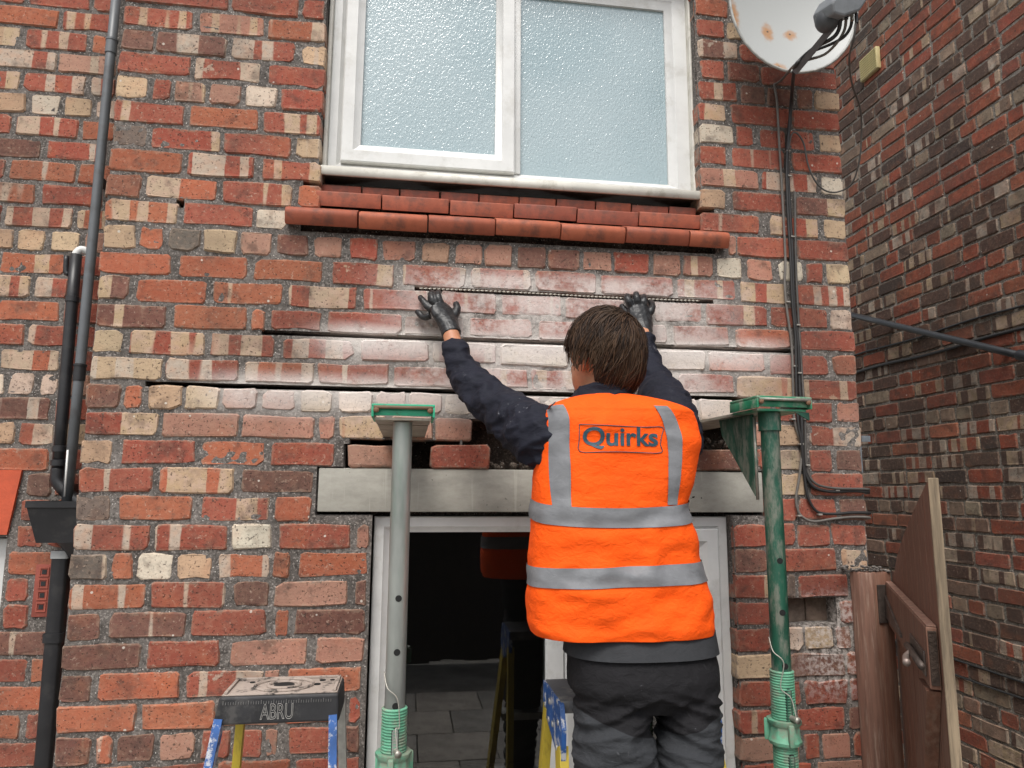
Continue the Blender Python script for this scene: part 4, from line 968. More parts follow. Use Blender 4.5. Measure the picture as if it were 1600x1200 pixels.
MAT['ladder_blue'] = plain('scratched_blue', (.022, .085, .27), .5, var=.25, scale=18, dirt=(.52, .52, .52), dirt_amt=.85, dscale=24, dlo=.52, dhi=.60, bump=.2)
MAT['ladder_yellow'] = plain('worn_yellow_fibreglass', (.44, .33, .035), .5, var=.2, scale=14, streak=(1, 1, .3), dirt=(.12, .09, .03), dirt_amt=.5, dscale=22, bump=.2)
MAT['alu'] = plain('dull_aluminium', (.42, .42, .40), .45, metal=.7, var=.2)
lad = empty('step_ladder', (.66, -.30, .04), 'step ladder with dusty black top cap and chipped blue legs, lower left', 'step ladder')
zt, zb = 1.499, 1.428; xa, xb = .519, .818
m = MB(); v = [(xa, -.385, zb), (xb+.004, -.385, zb), (xb+.004, -.215, zb), (xa, -.215, zb), (xa+.012, -.380, zt-.006), (xb, -.380, zt-.006), (xb, -.222, zt-.006), (xa+.012, -.222, zt-.006)]
m.add(v, [(0, 3, 2, 1), (4, 5, 6, 7), (0, 1, 5, 4), (1, 2, 6, 5), (2, 3, 7, 6), (3, 0, 4, 7)]); cap = m.build('top_cap', MAT['ladder_black'], lad, origin=(.66, -.3, zb))
bv = cap.modifiers.new('b', 'BEVEL'); bv.width = .006; bv.segments = 3
m = MB(); cx, cy = .672, -.300
m.box((xa+.016, -.374, zt-.0058), (xb-.004, -.228, zt-.003), bev=.001)
m.tube([(cx+.072*math.cos(a*math.pi/16), cy+.058*math.sin(a*math.pi/16), zt-.001) for a in range(33)], .0045, 6, 1, caps=False)
m.tube([(cx+.040*math.cos(a*math.pi/16), cy+.032*math.sin(a*math.pi/16), zt-.001) for a in range(33)], .0045, 6, 1, caps=False)
m.box((xa+.020, -.370, zt-.003), (xa+.028, -.232, zt+.003), bev=.001); m.box((xb-.016, -.370, zt-.003), (xb-.008, -.232, zt+.003), bev=.001); m.box((xa+.02, -.240, zt-.003), (xb-.01, -.232, zt+.003), bev=.001)
m.build('tool_tray', MAT['cap_top'], lad, origin=(.66, -.3, zt), auto=40)
for x, y, rr in ((cx, cy, .026), (.585, -.262, .007), (.765, -.262, .008), (.79, -.262, .006), (.755, -.30, .009)):
    MB().lathe([(rr, zt-.0029), (rr, zt-.0012)], 16, Matrix.Translation((x, y, 0))).build('tray_hole_shade', MAT['hole'], lad, origin=(x, y, zt))  # raised black discs paint the shade of the tray's openings
# moulded ruler ticks and the maker's lettering on the front of the cap
m = MB()
for i in range(44):
    x = xa+.022+i*.0060; h = .009 if i % 5 == 0 else .006
    if x < xb-.012: m.box((x, -.3832, zt-.024), (x+.0009, -.3808, zt-.024+h))
m.build('ruler_ticks', plain('tick_grey', (.20, .195, .19), .8), lad, origin=(.66, -.38, zt))
def outline_text(body, size, x, z, y, mat, par, name, wid=.0011, sx=1.0):
    me = txt_mesh(body, size); bm = bmesh.new(); bm.from_mesh(me); m = MB()
    bmesh.ops.remove_doubles(bm, verts=bm.verts, dist=1e-6)
    for e in bm.edges:
        if len(e.link_faces) == 1:
            a, b = [q.co for q in e.verts]; A, B = Vector((x+a.x*sx, y, z+a.y)), Vector((x+b.x*sx, y, z+b.y))
            m.tube([A, B], wid/2, 4, 1)
    bm.free(); bpy.data.meshes.remove(me); return m.build(name, mat, par, origin=(x, y, z))
outline_text('ABRU', .052, .671, 1.455, -.3855, plain('letter_grey', (.34, .33, .31), .8), cap, 'lettering', .0013, .60)
def stile(name, A, B, w_, d_, mat, par, xd=(1, 0, 0)):
    A, B = Vector(A), Vector(B); t = (B-A).normalized(); x = Vector(xd); y = t.cross(x).normalized(); x = y.cross(t)
    m = MB(); v = []
    for P_ in (A, B):
        v += [P_-x*w_-y*d_, P_+x*w_-y*d_, P_+x*w_+y*d_, P_-x*w_+y*d_]
    m.add(v, [(0, 3, 2, 1), (4, 5, 6, 7), (0, 1, 5, 4), (1, 2, 6, 5), (2, 3, 7, 6), (3, 0, 4, 7)]); return m.build(name, mat, par, origin=A)
zl = zb+.012
stile('leg', (xa+.014, -.372, zl), (xa-.115, -.80, .045), .010, .016, MAT['ladder_blue'], lad)
stile('leg', (xb-.012, -.372, zl), (xb+.075, -.80, .045), .010, .016, MAT['ladder_blue'], lad)
stile('leg', (xa+.038, -.235, zl), (xa-.05, -.03, .045), .010, .013, MAT['ladder_yellow'], lad)
stile('leg', (xb-.004, -.235, zl), (xb+.055, -.03, .045), .010, .013, MAT['alu'], lad)
for i in range(4):
    t = (i+1)/5; z = zl+(.045-zl)*t; y = -.372-.428*t; MB().box((xa-.129*t+.02, y-.04, z-.012), (xb+.087*t-.02, y+.045, z+.012), bev=.003).build('tread', MAT['alu'], lad, origin=(.66, y, z))

# ------------------------------------------------------------------ the workman's own step ladder
l2 = empty('step_ladder', (1.50, -.42, .04), "blue-capped step ladder with worn yellow legs under the workman", 'step ladder')
ca, cb = at(857, 1072, -.30), at(888, 1082, -.46); lx = 1.362; zt2 = at(862, 1070, -.32).z
m = MB(); m.prism([(-.27, zt2), (-.27, zt2-.075), (-.335, zt2-.092), (-.50, zt2-.150), (-.51, zt2-.055), (-.485, zt2-.004), (-.46, zt2)], 'x', lx, lx+.012)
m.build('side_bracket', MAT['ladder_blue'], l2, origin=(lx, -.4, zt2)); m = MB()
m.prism([(-.27, zt2), (-.27, zt2-.075), (-.335, zt2-.092), (-.50, zt2-.150), (-.51, zt2-.055), (-.485, zt2-.004), (-.46, zt2)], 'x', lx+.40, lx+.412)
m.build('side_bracket', MAT['ladder_blue'], l2, origin=(lx, -.4, zt2))
MB().box((lx+.004, -.475, zt2-.030), (lx+.408, -.265, zt2-.004+.006), bev=.006).build('top_cap', plain('dusty_grey_cap', (.10, .10, .105), .7, dirt=(.3, .28, .25)), l2, origin=(1.5, -.4, zt2), auto=35)
for (y, z) in ((-.30, -.055), (-.36, -.03), (-.40, -.075), (-.45, -.115), (-.47, -.05), (-.345, -.08)):
    c = Vector((lx-.001, y, zt2+z)); MB().ball(c, (.003, .008, .008), None, 10, 6).build('rivet', MAT['alu'], l2, smooth=True, origin=c)
for sx in (0, 1):
    x = lx+.010+sx*.392; k = -.05 if sx == 0 else .05
    stile('leg', (x, -.298, zt2-.060), (x+k, .005, .045), .011, .020, MAT['ladder_yellow'], l2)
    stile('leg', (x, -.462, zt2-.110), (x+k*1.6, -1.0, .045), .011, .030, MAT['ladder_yellow'], l2)
for i in range(4):
    t = (i+1)/5; z = (zt2-.11)+(.045-zt2+.11)*t; y = -.462-.538*t; MB().box((lx-.05*t+.02, y-.045, z-.014), (lx+.412+.05*t-.02, y+.045, z+.014), bev=.003).build('tread', MAT['alu'], l2, origin=(1.5, y, z))

# ------------------------------------------------------------------ timber gate standing open at the right
MAT['gate'] = plain('red_brown_gate_paint', (.165, .074, .046), .75, var=.25, scale=5, streak=(12, 12, .7), dirt=(.25, .17, .125), dirt_amt=.5, dscale=7, dlo=.42, dhi=.66, bump=.5, bscale=14, bdist=.002)
MAT['gate_pale'] = plain('bare_weathered_wood', (.21, .16, .105), .85, var=.4, scale=7, streak=(10, 10, .6), dirt=(.07, .05, .035), dirt_amt=.7, dscale=11, bump=.6, bscale=16, bdist=.002)
MAT['gate_dust'] = plain('dusty_gate_timber', (.20, .105, .075), .8, var=.25, scale=5, streak=(10, 10, .8), dirt=(.42, .31, .24), dirt_amt=.6, dscale=6, bump=.5, bscale=16, bdist=.002)
MAT['iron'] = plain('old_iron', (.09, .07, .06), .55, metal=.5, var=.3, scale=30, dirt=(.26, .21, .18), dirt_amt=.5)
H = Vector((2.625, -.015, 0)); E_ = Vector((2.148, -.826, 0)); gd = (E_-H).normalized(); gn = Vector((gd.y, -gd.x, 0))      # gn: face towards the house side
if gn.x > 0: gn = -gn
GL = (E_-H).length
MG = Matrix.Translation(H) @ Matrix((gd, -gn, Vector((0, 0, 1)))).transposed().to_4x4()     # local x along the leaf, y away from the viewed face
gate = empty('timber_gate', H+gd*.5, 'open brown boarded timber gate with sloping top and iron bolt at right', 'gate')
def G(mb, lo, hi, b=.002): return mb.box(lo, hi, MG, bev=b)
nb_ = 9; bw = (GL-.02)/nb_
def gtop(u): return 1.735+.30*max(0, min(1, (u-.10)/.86))**.75
for i in range(nb_):
    a, b = .012+i*bw, .012+(i+1)*bw-.006
    m = MB(); m.prism([(a, .10), (b, .10), (b, gtop(b)), (a, gtop(a))], 'y', .0, .020, MG); m.build('board', MAT['gate'], gate, origin=MG @ Vector((a, 0, .1)))
m = MB(); G(m, (GL-.006, -.001, .10), (GL+.003, .0205, gtop(GL)+.004), .002); m.build('edge_board', MAT['gate_pale'], gate, origin=MG @ Vector((GL, 0, .1)))
m = MB(); G(m, (.0, -.024, 1.565), (GL-.035, -.001, 1.70), .003); m.build('rail', MAT['gate'], gate, origin=MG @ Vector((0, 0, 1.6)))
m = MB(); G(m, (.005, -.0225, 1.7005), (GL-.037, -.002, 1.704), .001); m.build('rail_top', MAT['gate_dust'], gate, origin=MG @ Vector((0, 0, 1.7)))
m = MB(); G(m, (GL-.0349, -.021, 1.575), (GL-.0345+.006, -.004, 1.692), .001); m.build('rotten_end', plain('rotten_wood', (.035, .022, .015), .95, bump=1, bscale=60, bdist=.01), gate, origin=MG @ Vector((GL, 0, 1.6)))
m = MB(); G(m, (.0, -.034, .30), (GL-.035, -.001, .42), .004); m.build('rail', MAT['gate'], gate, origin=MG @ Vector((0, 0, .3)))
m = MB(); m.prism([(GL-.17, 1.558), (GL-.05, 1.558), (.14, .422), (.02, .422)], 'y', -.030, -.001, MG); m.build('brace', MAT['gate'], gate, origin=MG @ Vector((.5, 0, 1)))
m = MB(); m.prism([(.02, 1.665), (.44, 1.600), (.44, 1.592), (.02, 1.585)], 'y', -.030, -.0243, MG); m.build('strap_hinge', MAT['iron'], gate, origin=MG @ Vector((.2, 0, 1.6)))
m = MB(); G(m, (GL-.30, -.0285, 1.585), (GL-.07, -.0243, 1.640), .001); bolt = m.build('bolt_plate', MAT['iron'], gate, origin=MG @ Vector((GL-.2, 0, 1.6)))
MB().tube([MG @ Vector((GL-.29, -.037, 1.612)), MG @ Vector((GL-.04, -.037, 1.612))], .008, 10, 1).build('bolt_bar', MAT['iron'], bolt, smooth=True, origin=MG @ Vector((GL-.2, 0, 1.6)))
MB().tube([MG @ Vector((GL-.20, -.040, 1.612)), MG @ Vector((GL-.185, -.052, 1.603)), MG @ Vector((GL-.14, -.056, 1.597))], [.006, .0075, .009], 10, 4).build('bolt_handle', plain('bare_iron', (.30, .24, .21), .45, metal=.4), bolt, smooth=True, origin=MG @ Vector((GL-.2, 0, 1.6)))
post = empty('gate_post', (2.545, -.06, 0), 'dusty brown timber gate post fixed to the end of the wing wall', 'post')
pA, pB = at(1332, 900, -.02), at(1392, 900, -.02)
for x0, x1, y0, m_ in ((pA.x, pA.x+.052, -.055, MAT['gate_dust']), (pA.x+.054, pA.x+.125, -.045, MAT['gate'])):
    MB().box((x0, y0, 0), (x1, -.004, zat(893, -.02, 1360)), bev=.004).build('post_board', m_, post, origin=(x0, y0, 0), auto=35)
hz_ = zat(940, -.05, 1380)
MB().box((pA.x+.068, -.052, hz_-.07), (pA.x+.100, -.0455, hz_+.055), bev=.002).build('hinge_plate', MAT['iron'], post, origin=(pA.x+.08, -.05, hz_))
MB().lathe([(.009, hz_-.08), (.009, hz_+.06)], 12, Matrix.Translation((pA.x+.112, -.056, 0))).build('hinge_knuckle', MAT['iron'], post, origin=(pA.x+.11, -.05, hz_), auto=40)
rb = MB()
for i in range(60):
    r = random.uniform(.003, .008); x = random.uniform(pA.x-.05, pA.x+.12)
    rb.ball((x, random.uniform(-.05, .0), zat(893, -.02, 1360)+r*.4+random.random()**2*.018), (r*1.3, r, r*.7), Matrix.Rotation(random.uniform(0, 3), 3, 'Z'), 6, 4)
tag(rb.build('debris', MAT['mortar'], None, origin=(2.5, 0, 1.7)), 'crumbled mortar debris lying on top of the gate post', 'debris', kind='stuff')

# ------------------------------------------------------------------ the yard's far boundary (behind the camera: what the door glass reflects)
fence = empty('board_fence', (1.5, -6.2, 0), 'dark stained board fence across the yard, mirrored in the door glass', 'fence')
fm = plain('dark_fence', (.030, .024, .020), .85, var=.3, scale=4, streak=(8, 8, .6))
fb = MB().box((-.07, -.012, .03), (.07, .012, 2.3), bev=.003).build('board', fm, fence, origin=(0, 0, 0)); fb.location = Vector((-2.5, -6.2, 0))-wloc(fence)
for i in range(1, 60):
    o = fb.copy(); C.objects.link(o); o.location = fb.location+Vector((.137*i, random.uniform(-.006, .006), random.uniform(-.02, .02)))
MB().box((-2.6, -6.26, 1.8), (5.7, -6.213, 1.9)).build('rail', fm, fence, origin=(1.5, -6.2, 1.8)); MB().box((-2.6, -6.26, .5), (5.7, -6.213, .6)).build('rail', fm, fence, origin=(1.5, -6.2, .5))
bx = Vector((.55, -2.75, .038)); bk_ = empty('bucket', bx, 'yellow-brown plastic bucket on the paving, seen mirrored in the door glass', 'bucket')
MB().lathe([(.11, 0), (.145, .27), (.152, .27), (.152, .285), (.140, .285), (.106, .012), (.001, .012)], 28, Matrix.Translation(bx), caps=False).build('tub', plain('bucket_plastic', (.22, .17, .05), .5), bk_, origin=bx, auto=40)

# ------------------------------------------------------------------ the workman
def catmull(rows, n):
    out = []; k = len(rows)
    for i in range(k-1):
        a, b, c, d = rows[max(i-1, 0)], rows[i], rows[i+1], rows[min(i+2, k-1)]
        for j in range(n):
            t = j/n; out.append([.5*((2*q)+(r_-p)*t+(2*p-5*q+4*r_-s)*t*t+(3*q-p-3*r_+s)*t**3) for p, q, r_, s in zip(a, b, c, d)])
    out.append(list(rows[-1])); return out
def loft(rows, seg, exp=2.5, disp=None, caps=True):
    """rows: (x centre, y centre, z, half width, half depth)"""
    m = MB(); v = []; f = []
    for cx, cy, z, hw, hd in rows:
        for k in range(seg):
            th = 2*math.pi*k/seg; c, s = math.cos(th), math.sin(th)
            x = math.copysign(abs(c)**(2/exp), c); y = math.copysign(abs(s)**(2/exp), s)
            p = Vector((cx+hw*x, cy+hd*y, z))
            if disp: p += Vector((c, s, 0))*disp(p, th)
            v.append(p)
    n = len(rows)
    for i in range(n-1):
        for k in range(seg): f.append([i*seg+k, i*seg+(k+1) % seg, (i+1)*seg+(k+1) % seg, (i+1)*seg+k])
    if caps: f.append(list(range(seg))[::-1]); f.append([(n-1)*seg+k for k in range(seg)])
    m.add(v, f); return m
def sec(py, xl, xr, Y, hd):
    a, b = at(xl, py, Y), at(xr, py, Y); c = at((xl+xr)/2, py, Y-hd*(.9 if py > 700 else 0)); return ((a.x+b.x)/2, Y, c.z, (b.x-a.x)/2, hd)
nz = lambda p, s, o=0.0: noise.noise(Vector((p[0]*s[0]+o, p[1]*s[1]+o*1.7, p[2]*s[2]-o)))
def cloth(name, color, rough=.85, var=.12, scale=14, fold=.6, weave=900, wd=.0004, extra=None, sheen=0.0):
    g = N(name); o = g.pos(); c = g.mix(g.step(g.noise(o, scale, 4, .6), .3, .7), tuple(x*(1-var) for x in color), tuple(min(1, x*(1+var)) for x in color))
    if extra: c = extra(g, o, c)
    h = g.math('ADD', g.math('MULTIPLY', g.noise(scaled(g, o, (1, 1, 1.7)), 34, 3, .55, .6), 1.0), g.math('MULTIPLY', g.noise(o, weave, 1), .12))
    return g.bsdf(c, rough, bump=g.bump(h, fold, .006), spec=.25, Sheen_Weight=sheen)
HX = at(998, 1000, -.52).x
person = empty('person', (1.58, -.66, .60), 'workman seen from behind in orange hi-vis vest and black gloves, arms raised to wall', 'person')
MAT['skin'] = plain('skin', (.50, .225, .125), .5, var=.12, scale=30, bump=.12, bscale=300, spec=.4, Subsurface_Weight=.12, Subsurface_Radius=(.02, .008, .004), Subsurface_Scale=.3)
# joints
HC = at(942, 562, -.475)                                     # middle of the head
LS, LE, LWr = at(866, 682, -.50), at(772, 632, -.27), at(704, 520, -.085)
RS, RE, RWr = at(1038, 690, -.50), at(1034, 612, -.27), at(1006, 524, -.085)
PV = sec(1060, 886, 1118, -.54, .10)
hipL, hipR = Vector((PV[0]-.085, -.54, PV[2]-.02)), Vector((PV[0]+.085, -.54, PV[2]-.02))
FTL, FTR = Vector((1.475, -.775, .66)), Vector((1.655, -.775, .66))
kneeL, kneeR = (hipL+FTL)/2+Vector((-.01, .03, 0)), (hipR+FTR)/2+Vector((.01, .03, 0))
RH = Matrix.Rotation(R(30), 3, 'Z') @ Matrix.Rotation(R(8), 3, 'X')     # head turned a little to the left, tipped back
hp = lambda x, y, z: HC+RH @ Vector((x, y, z))
m = MB()
m.ball(HC+RH @ Vector((0, -.004, .018)), (.076, .094, .092), RH, 28, 18)           # skull
m.ball(hp(0, .030, -.040), (.060, .062, .078), RH, 22, 14)                          # face and jaw
m.ball(hp(0, .070, -.095), (.024, .020, .020), RH, 12, 8)                           # chin
m.tube([hp(0, .088, .002), hp(0, .108, -.028), hp(0, .094, -.040)], [.010, .014, .010], 10, 3)   # nose
m.ball(hp(0, .082, .012), (.045, .012, .010), RH, 12, 8); m.ball(hp(0, .088, -.062), (.024, .010, .010), RH, 12, 8)   # brow, lips
for sx in (-1, 1):
    m.ball(hp(sx*.034, .078, -.004), (.014, .010, .010), RH, 10, 8)                 # lids
    Me = RH @ Matrix.Rotation(sx*R(24), 3, 'Z')
    m.tube([hp(sx*.076, -.004, -.040), hp(sx*.083, -.016, -.024), hp(sx*.088, -.022, .004), hp(sx*.086, -.010, .020), hp(sx*.079, .004, .010)], [.007, .008, .009, .008, .006], 10, 4)   # ear rim
    m.ball(hp(sx*.078, -.008, -.008), (.008, .017, .026), Me, 12, 8)
NB = at(944, 640, -.50)
m.tube([hp(0, -.012, -.03), hp(0, -.022, -.085), NB, NB+Vector((0, 0, -.08))], [.058, .056, .062, .08], 18, 4)
m.tube([NB+Vector((0, 0, -.03)), NB+Vector((0, -.01, -.2)), Vector((PV[0], -.53, PV[2]+.12)), Vector((PV[0], -.54, PV[2]-.06))], [(.12, .09), (.15, .10), (.13, .09), (.14, .09)], 20, 4, ref=(0, 1, 0))
for S_, E2, W2 in ((LS, [at(814, 662, -.39), at(768, 629, -.27), at(727, 586, -.165), at(711, 545, -.113)], at(702, 511, -.078)), (RS, [at(1045, 652, -.41), at(1031, 614, -.28), at(1014, 576, -.17), at(1008, 546, -.115)], at(1006, 518, -.080))):
    m.tube([NB+Vector((0, 0, -.07)), S_]+E2+[W2], [.06, .052]+[.046, .040, .033, .0285]+[.027], 14, 4)
for t_, q_, f_ in ((at(955, 1090, -.555), at(962, 1210, -.60), FTL), (at(1072, 1090, -.555), at(1078, 1210, -.60), FTR)):
    m.tube([t_+Vector((0, 0, .05)), t_, (t_+q_)/2, q_, Vector((q_.x, -.66, 1.05)), f_], [.055, .052, .048, .046, .044, .036], 14, 4)
body = m.build('body', MAT['skin'], person, origin=(1.58, -.66, .6)); voxelize(body, .0065, 5, .5)

# hair: cap plus swept locks
g_ = N('brown_hair'); o_ = g_.pos(); at_ = g_.n('Attribute', attribute_name='lock').outputs['Fac']
c_ = g_.mix(at_, (.016, .009, .006), (.082, .043, .023)); c_ = g_.mix(g_.math('MULTIPLY', g_.step(g_.noise(o_, 16, 3), .5, .7), .5), c_, (.085, .052, .031))
MAT['hair'] = g_.bsdf(c_, .55, spec=.22)
hm = MB(); lockv = []
def scalp(d, lift):
    d = d.normalized(); return HC+RH @ (Vector((0, -.006, .018))+Vector((d.x*(.085+lift), d.y*(.101+lift), d.z*((.110 if d.z > 0 else .140)+lift))))
v = []; f = []; NU, NV = 40, 22
for j in range(NV+1):
    for i in range(NU):
        ph = math.pi*.72*j/NV; th = 2*math.pi*i/NU; d = Vector((math.sin(ph)*math.cos(th), math.sin(ph)*math.sin(th), math.cos(ph)))
        fr = max(0, d.y); side_f = max(0, abs(d.x)-.4)
        lim = .72-.36*max(0, fr-.0)**.8*1.0 - (.24 if (d.y > -.35 and abs(d.x) > .62) else 0)
        ph2 = min(ph, math.pi*lim); d = Vector((math.sin(ph2)*math.cos(th), math.sin(ph2)*math.sin(th), math.cos(ph2)))
        v.append(scalp(d, .010+.006*noise.noise(d*4)))
for j in range(NV):
    for i in range(NU): f.append([j*NU+i, (j+1)*NU+i, (j+1)*NU+(i+1) % NU, j*NU+(i+1) % NU])
hm.add(v, f); lockv += [.12]*len(v)
crown = Vector((.10, -.62, .78)).normalized(); rr_ = random.Random(5)
for q in range(4600):
    ph = math.acos(1-rr_.random()*1.42); th = rr_.uniform(0, 2*math.pi)
    d = Vector((math.sin(ph)*math.cos(th), math.sin(ph)*math.sin(th), math.cos(ph)))
    if d.y > .25 and d.z < .45: continue
    if abs(d.x) > .50 and d.y > -.48 and d.z < -.02: continue
    if d.z < -.72: continue
    away = (d-crown*d.dot(crown))
    if away.length < .05: away = Vector((rr_.uniform(-1, 1), rr_.uniform(-1, 1), 0))
    away.normalize(); fl = (away*.8+Vector((-.30, .0, -1.0))+Vector((rr_.uniform(-.22, .22), rr_.uniform(-.22, .22), rr_.uniform(-.1, .1)))+Vector((1.1*noise.noise(d*2.6), .8*noise.noise(d*2.6+Vector((5, 1, 2))), .5*noise.noise(d*3.3+Vector((1, 9, 2))))))
    if d.x > .3: fl += Vector((.3, -.15, -.2))
    fl = (fl-d*fl.dot(d)).normalized(); sw = d.cross(fl)*rr_.uniform(-.5, .5)
    L = rr_.uniform(.6, 1.15)*(1.0 if d.z > -.1 else .55); pts = []; rad = []; lf0 = rr_.uniform(.005, .014)+.008*max(0, noise.noise(d*4.5+Vector((3, 3, 3))))*(1 if d.z > -.3 else .6); w0 = rr_.uniform(.0008, .0020); tip = rr_.uniform(-.003, .004) if rr_.random() < .85 else rr_.uniform(.004, .012)
    for k in range(6):
        t = k/5; dd = (d+fl*(L*t)+sw*(L*t*t)).normalized()
        if dd.z < -.86: dd.z = -.86; dd.normalize()
        if k > 2 and dd.x < -.50 and dd.y > -.50 and dd.z < -.05: break
        pts.append(scalp(dd, lf0*(math.sin(math.pi*min(1, .25+t*.75))**.6 if t < .9 else .45)+.004+tip*t)); rad.append((w0*(1.25-t*1.05), w0*.55*(1.2-t)))
    a = len(hm.v); hm.tube(pts, rad, 5, 1, caps=False, ref=tuple(RH @ d)); col = rr_.random()**1.6
    lockv += [col]*(len(hm.v)-a)
hme = bpy.data.meshes.new('hair'); hog = Vector((1.58, -.66, .6)); hme.from_pydata([tuple(Vector(q)-hog) for q in hm.v], [], hm.f)
at2 = hme.attributes.new('lock', 'FLOAT', 'POINT'); at2.data.foreach_set('value', lockv); hme.materials.append(MAT['hair'])
hme.polygons.foreach_set('use_smooth', [True]*len(hme.polygons)); ho = bpy.data.objects.new('hair', hme); C.objects.link(ho); ho.location = hog; attach(ho, person)

# navy work jacket: two sleeves and a stand collar
def splash(amount):
    def fn(g, o, c):
        n = g.noise(scaled(g, o, (1, 1, .8)), 48, 5, .75, 1.5); big = g.noise(o, 10, 2)
        k = g.math('MULTIPLY', g.step(n, .60, .70), g.step(big, .52, .64)); return g.mix(g.math('MULTIPLY', k, amount), c, (.34, .35, .38))
    return fn
MAT['navy'] = cloth('navy_jacket', (.0095, .0105, .019), .75, fold=.7, extra=splash(.8), sheen=.0)
wr = lambda p, t, th: .0055*nz(p, (16, 16, 30), 2.0)+.0045*nz(p, (34, 30, 52), 5.0)
m = MB()
m.tube([at(707, 537, -.105), at(712, 549, -.12), at(727, 586, -.165), at(768, 629, -.27), at(814, 662, -.39), at(852, 686, -.48), at(905, 705, -.50)], [.033, .040, .051, .064, .073, .086, .085], 30, 9, jit=wr)
m.tube([at(1007, 530, -.095), at(1008, 546, -.115), at(1014, 576, -.17), at(1031, 614, -.28), at(1045, 652, -.41), at(1046, 690, -.49), at(1000, 712, -.50)], [.033, .038, .045, .062, .073, .082, .085], 30, 9, jit=wr)
m.tube([at(943, 662, -.495), at(943, 644, -.490), at(944, 625, -.485), at(944, 611, -.482)], [(.118, .10), (.100, .088), (.083, .076), (.080, .074)], 32, 4, ref=(0, 1, 0), jit=lambda p, t, th: .002*nz(p, (30, 30, 60), 1.0))
jk = loft(catmull([sec(985, 850, 1085, -.515, .105), sec(860, 850, 1070, -.51, .105), sec(740, 850, 1068, -.50, .11), sec(680, 855, 1065, -.50, .11), sec(645, 880, 1040, -.50, .095)], 5), 32)
m.add(jk.v, jk.f)
jacket = m.build('jacket', MAT['navy'], person, origin=(1.58, -.66, .6)); voxelize(jacket, .005, 2, .5, disp=lambda p: .0075*max(-.3, 1-abs(nz((p[0]+.5*p[2], p[1], p[2]-.6*p[0]), (9, 9, 17), 4.0))*2.5)+.0045*max(-.3, 1-abs(nz((p[0]-.6*p[2], p[1], p[2]+.4*p[0]), (19, 19, 30), 7.0))*2.5)-.004)
# trousers
def trouser_panels(g, o, c):
    sp = g.n('SeparateXYZ'); g.set(sp.inputs[0], o); zz = at(1027, 1166, -.66).z
    curve = g.math('ADD', zz, g.math('MULTIPLY', g.math('ABSOLUTE', g.math('SUBTRACT', sp.outputs[0], at(1027, 1150, -.62).x)), .36))
    low = g.math('LESS_THAN', sp.outputs[2], curve); c = g.mix(low, c, (.033, .035, .039))
    return splash(.35)(g, o, c)
MAT['trouser'] = cloth('charcoal_trousers', (.0105, .010, .0115), .85, fold=.8, extra=trouser_panels, sheen=.0)
def fold(p):
    low = max(0, min(1, (1.56-p.z)/.06)); r1 = 1-abs(nz((p[0]+.25*p[2], p[1], p[2]+.35*abs(p[0]-HX)), (5, 5, 30), 3.0))*2.6; r2 = 1-abs(nz(p, (12, 12, 55), 9.0))*2.4
    return low*(.0085*max(-.3, r1)+.0045*max(-.3, r2)-.004)-.004+.002*nz(p, (40, 40, 40), 1.0)
pel = loft(catmull([sec(992, 890, 1108, -.530, .112), sec(1030, 886, 1113, -.535, .122), sec(1070, 886, 1119, -.545, .132), sec(1100, 893, 1119, -.55, .122), sec(1118, 930, 1095, -.55, .08)], 5), 40)
m = MB(); m.add(pel.v, pel.f)
lA, lB, rA, rB = at(955, 1090, -.555), at(962, 1210, -.60), at(1072, 1090, -.555), at(1078, 1210, -.60)
m.tube([lA, (lA+lB)/2, lB, Vector((lB.x, -.66, 1.05)), FTL+Vector((0, 0, .10)), FTL+Vector((0, .0, -.02))], [(.088, .105), (.095, .098), (.095, .092), (.072, .076), (.062, .066), (.064, .068)], 26, 6, ref=(0, 1, 0))
m.tube([rA, (rA+rB)/2, rB, Vector((rB.x, -.66, 1.05)), FTR+Vector((0, 0, .10)), FTR+Vector((0, .0, -.02))], [(.078, .105), (.077, .098), (.075, .092), (.066, .076), (.062, .066), (.064, .068)], 26, 6, ref=(0, 1, 0))
tro = m.build('trousers', MAT['trouser'], person, origin=(1.58, -.66, .6)); voxelize(tro, .0045, 3, .5, disp=fold)
wbz = at(1000, 1012, -.64).z
wb = loft(catmull([sec(996, 887, 1111, -.531, .119), sec(1012, 884, 1113, -.533, .124), sec(1034, 882, 1116, -.535, .130)], 4), 48, disp=lambda p, th: .0012*nz(p, (9, 9, 30)), caps=False)
wb.build('waistband', cloth('grey_waistband', (.034, .0355, .039), .8, fold=.35), tro, smooth=True, origin=(1.58, -.66, .6))
pk = MB(); bvt = BVHTree.FromPolygons([tuple(v.co+wloc(tro)) for v in tro.data.vertices], [tuple(p.vertices) for p in tro.data.polygons])
def onto(bvh, px, py, off, Yg=-.66):
    P = at(px, py, Yg); h = bvh.ray_cast(Vector((P.x, -3, P.z)), Vector((0, 1, 0)))[0]; return Vector((P.x, (h.y if h else Yg)-off, P.z))
pk.tube([onto(bvt, x, y, .0045) for x, y in ((1049, 1029), (1065, 1026), (1085, 1020), (1104, 1011))], [(.0030, .0018)]*4, 6, 3); pk.build('pocket_zip', plain('zip_black', (.01, .01, .011), .4), tro, smooth=True, origin=(1.6, -.66, 1.5))
pk = MB(); pk.tube([onto(bvt, x, y, .0050) for x, y in ((1078, 1031), (1090, 1029), (1104, 1023))], [(.0014, .0014)]*3, 6, 3); pk.build('pocket_piping', plain('orange_piping', (.45, .18, .03), .7), tro, smooth=True, origin=(1.6, -.66, 1.5))
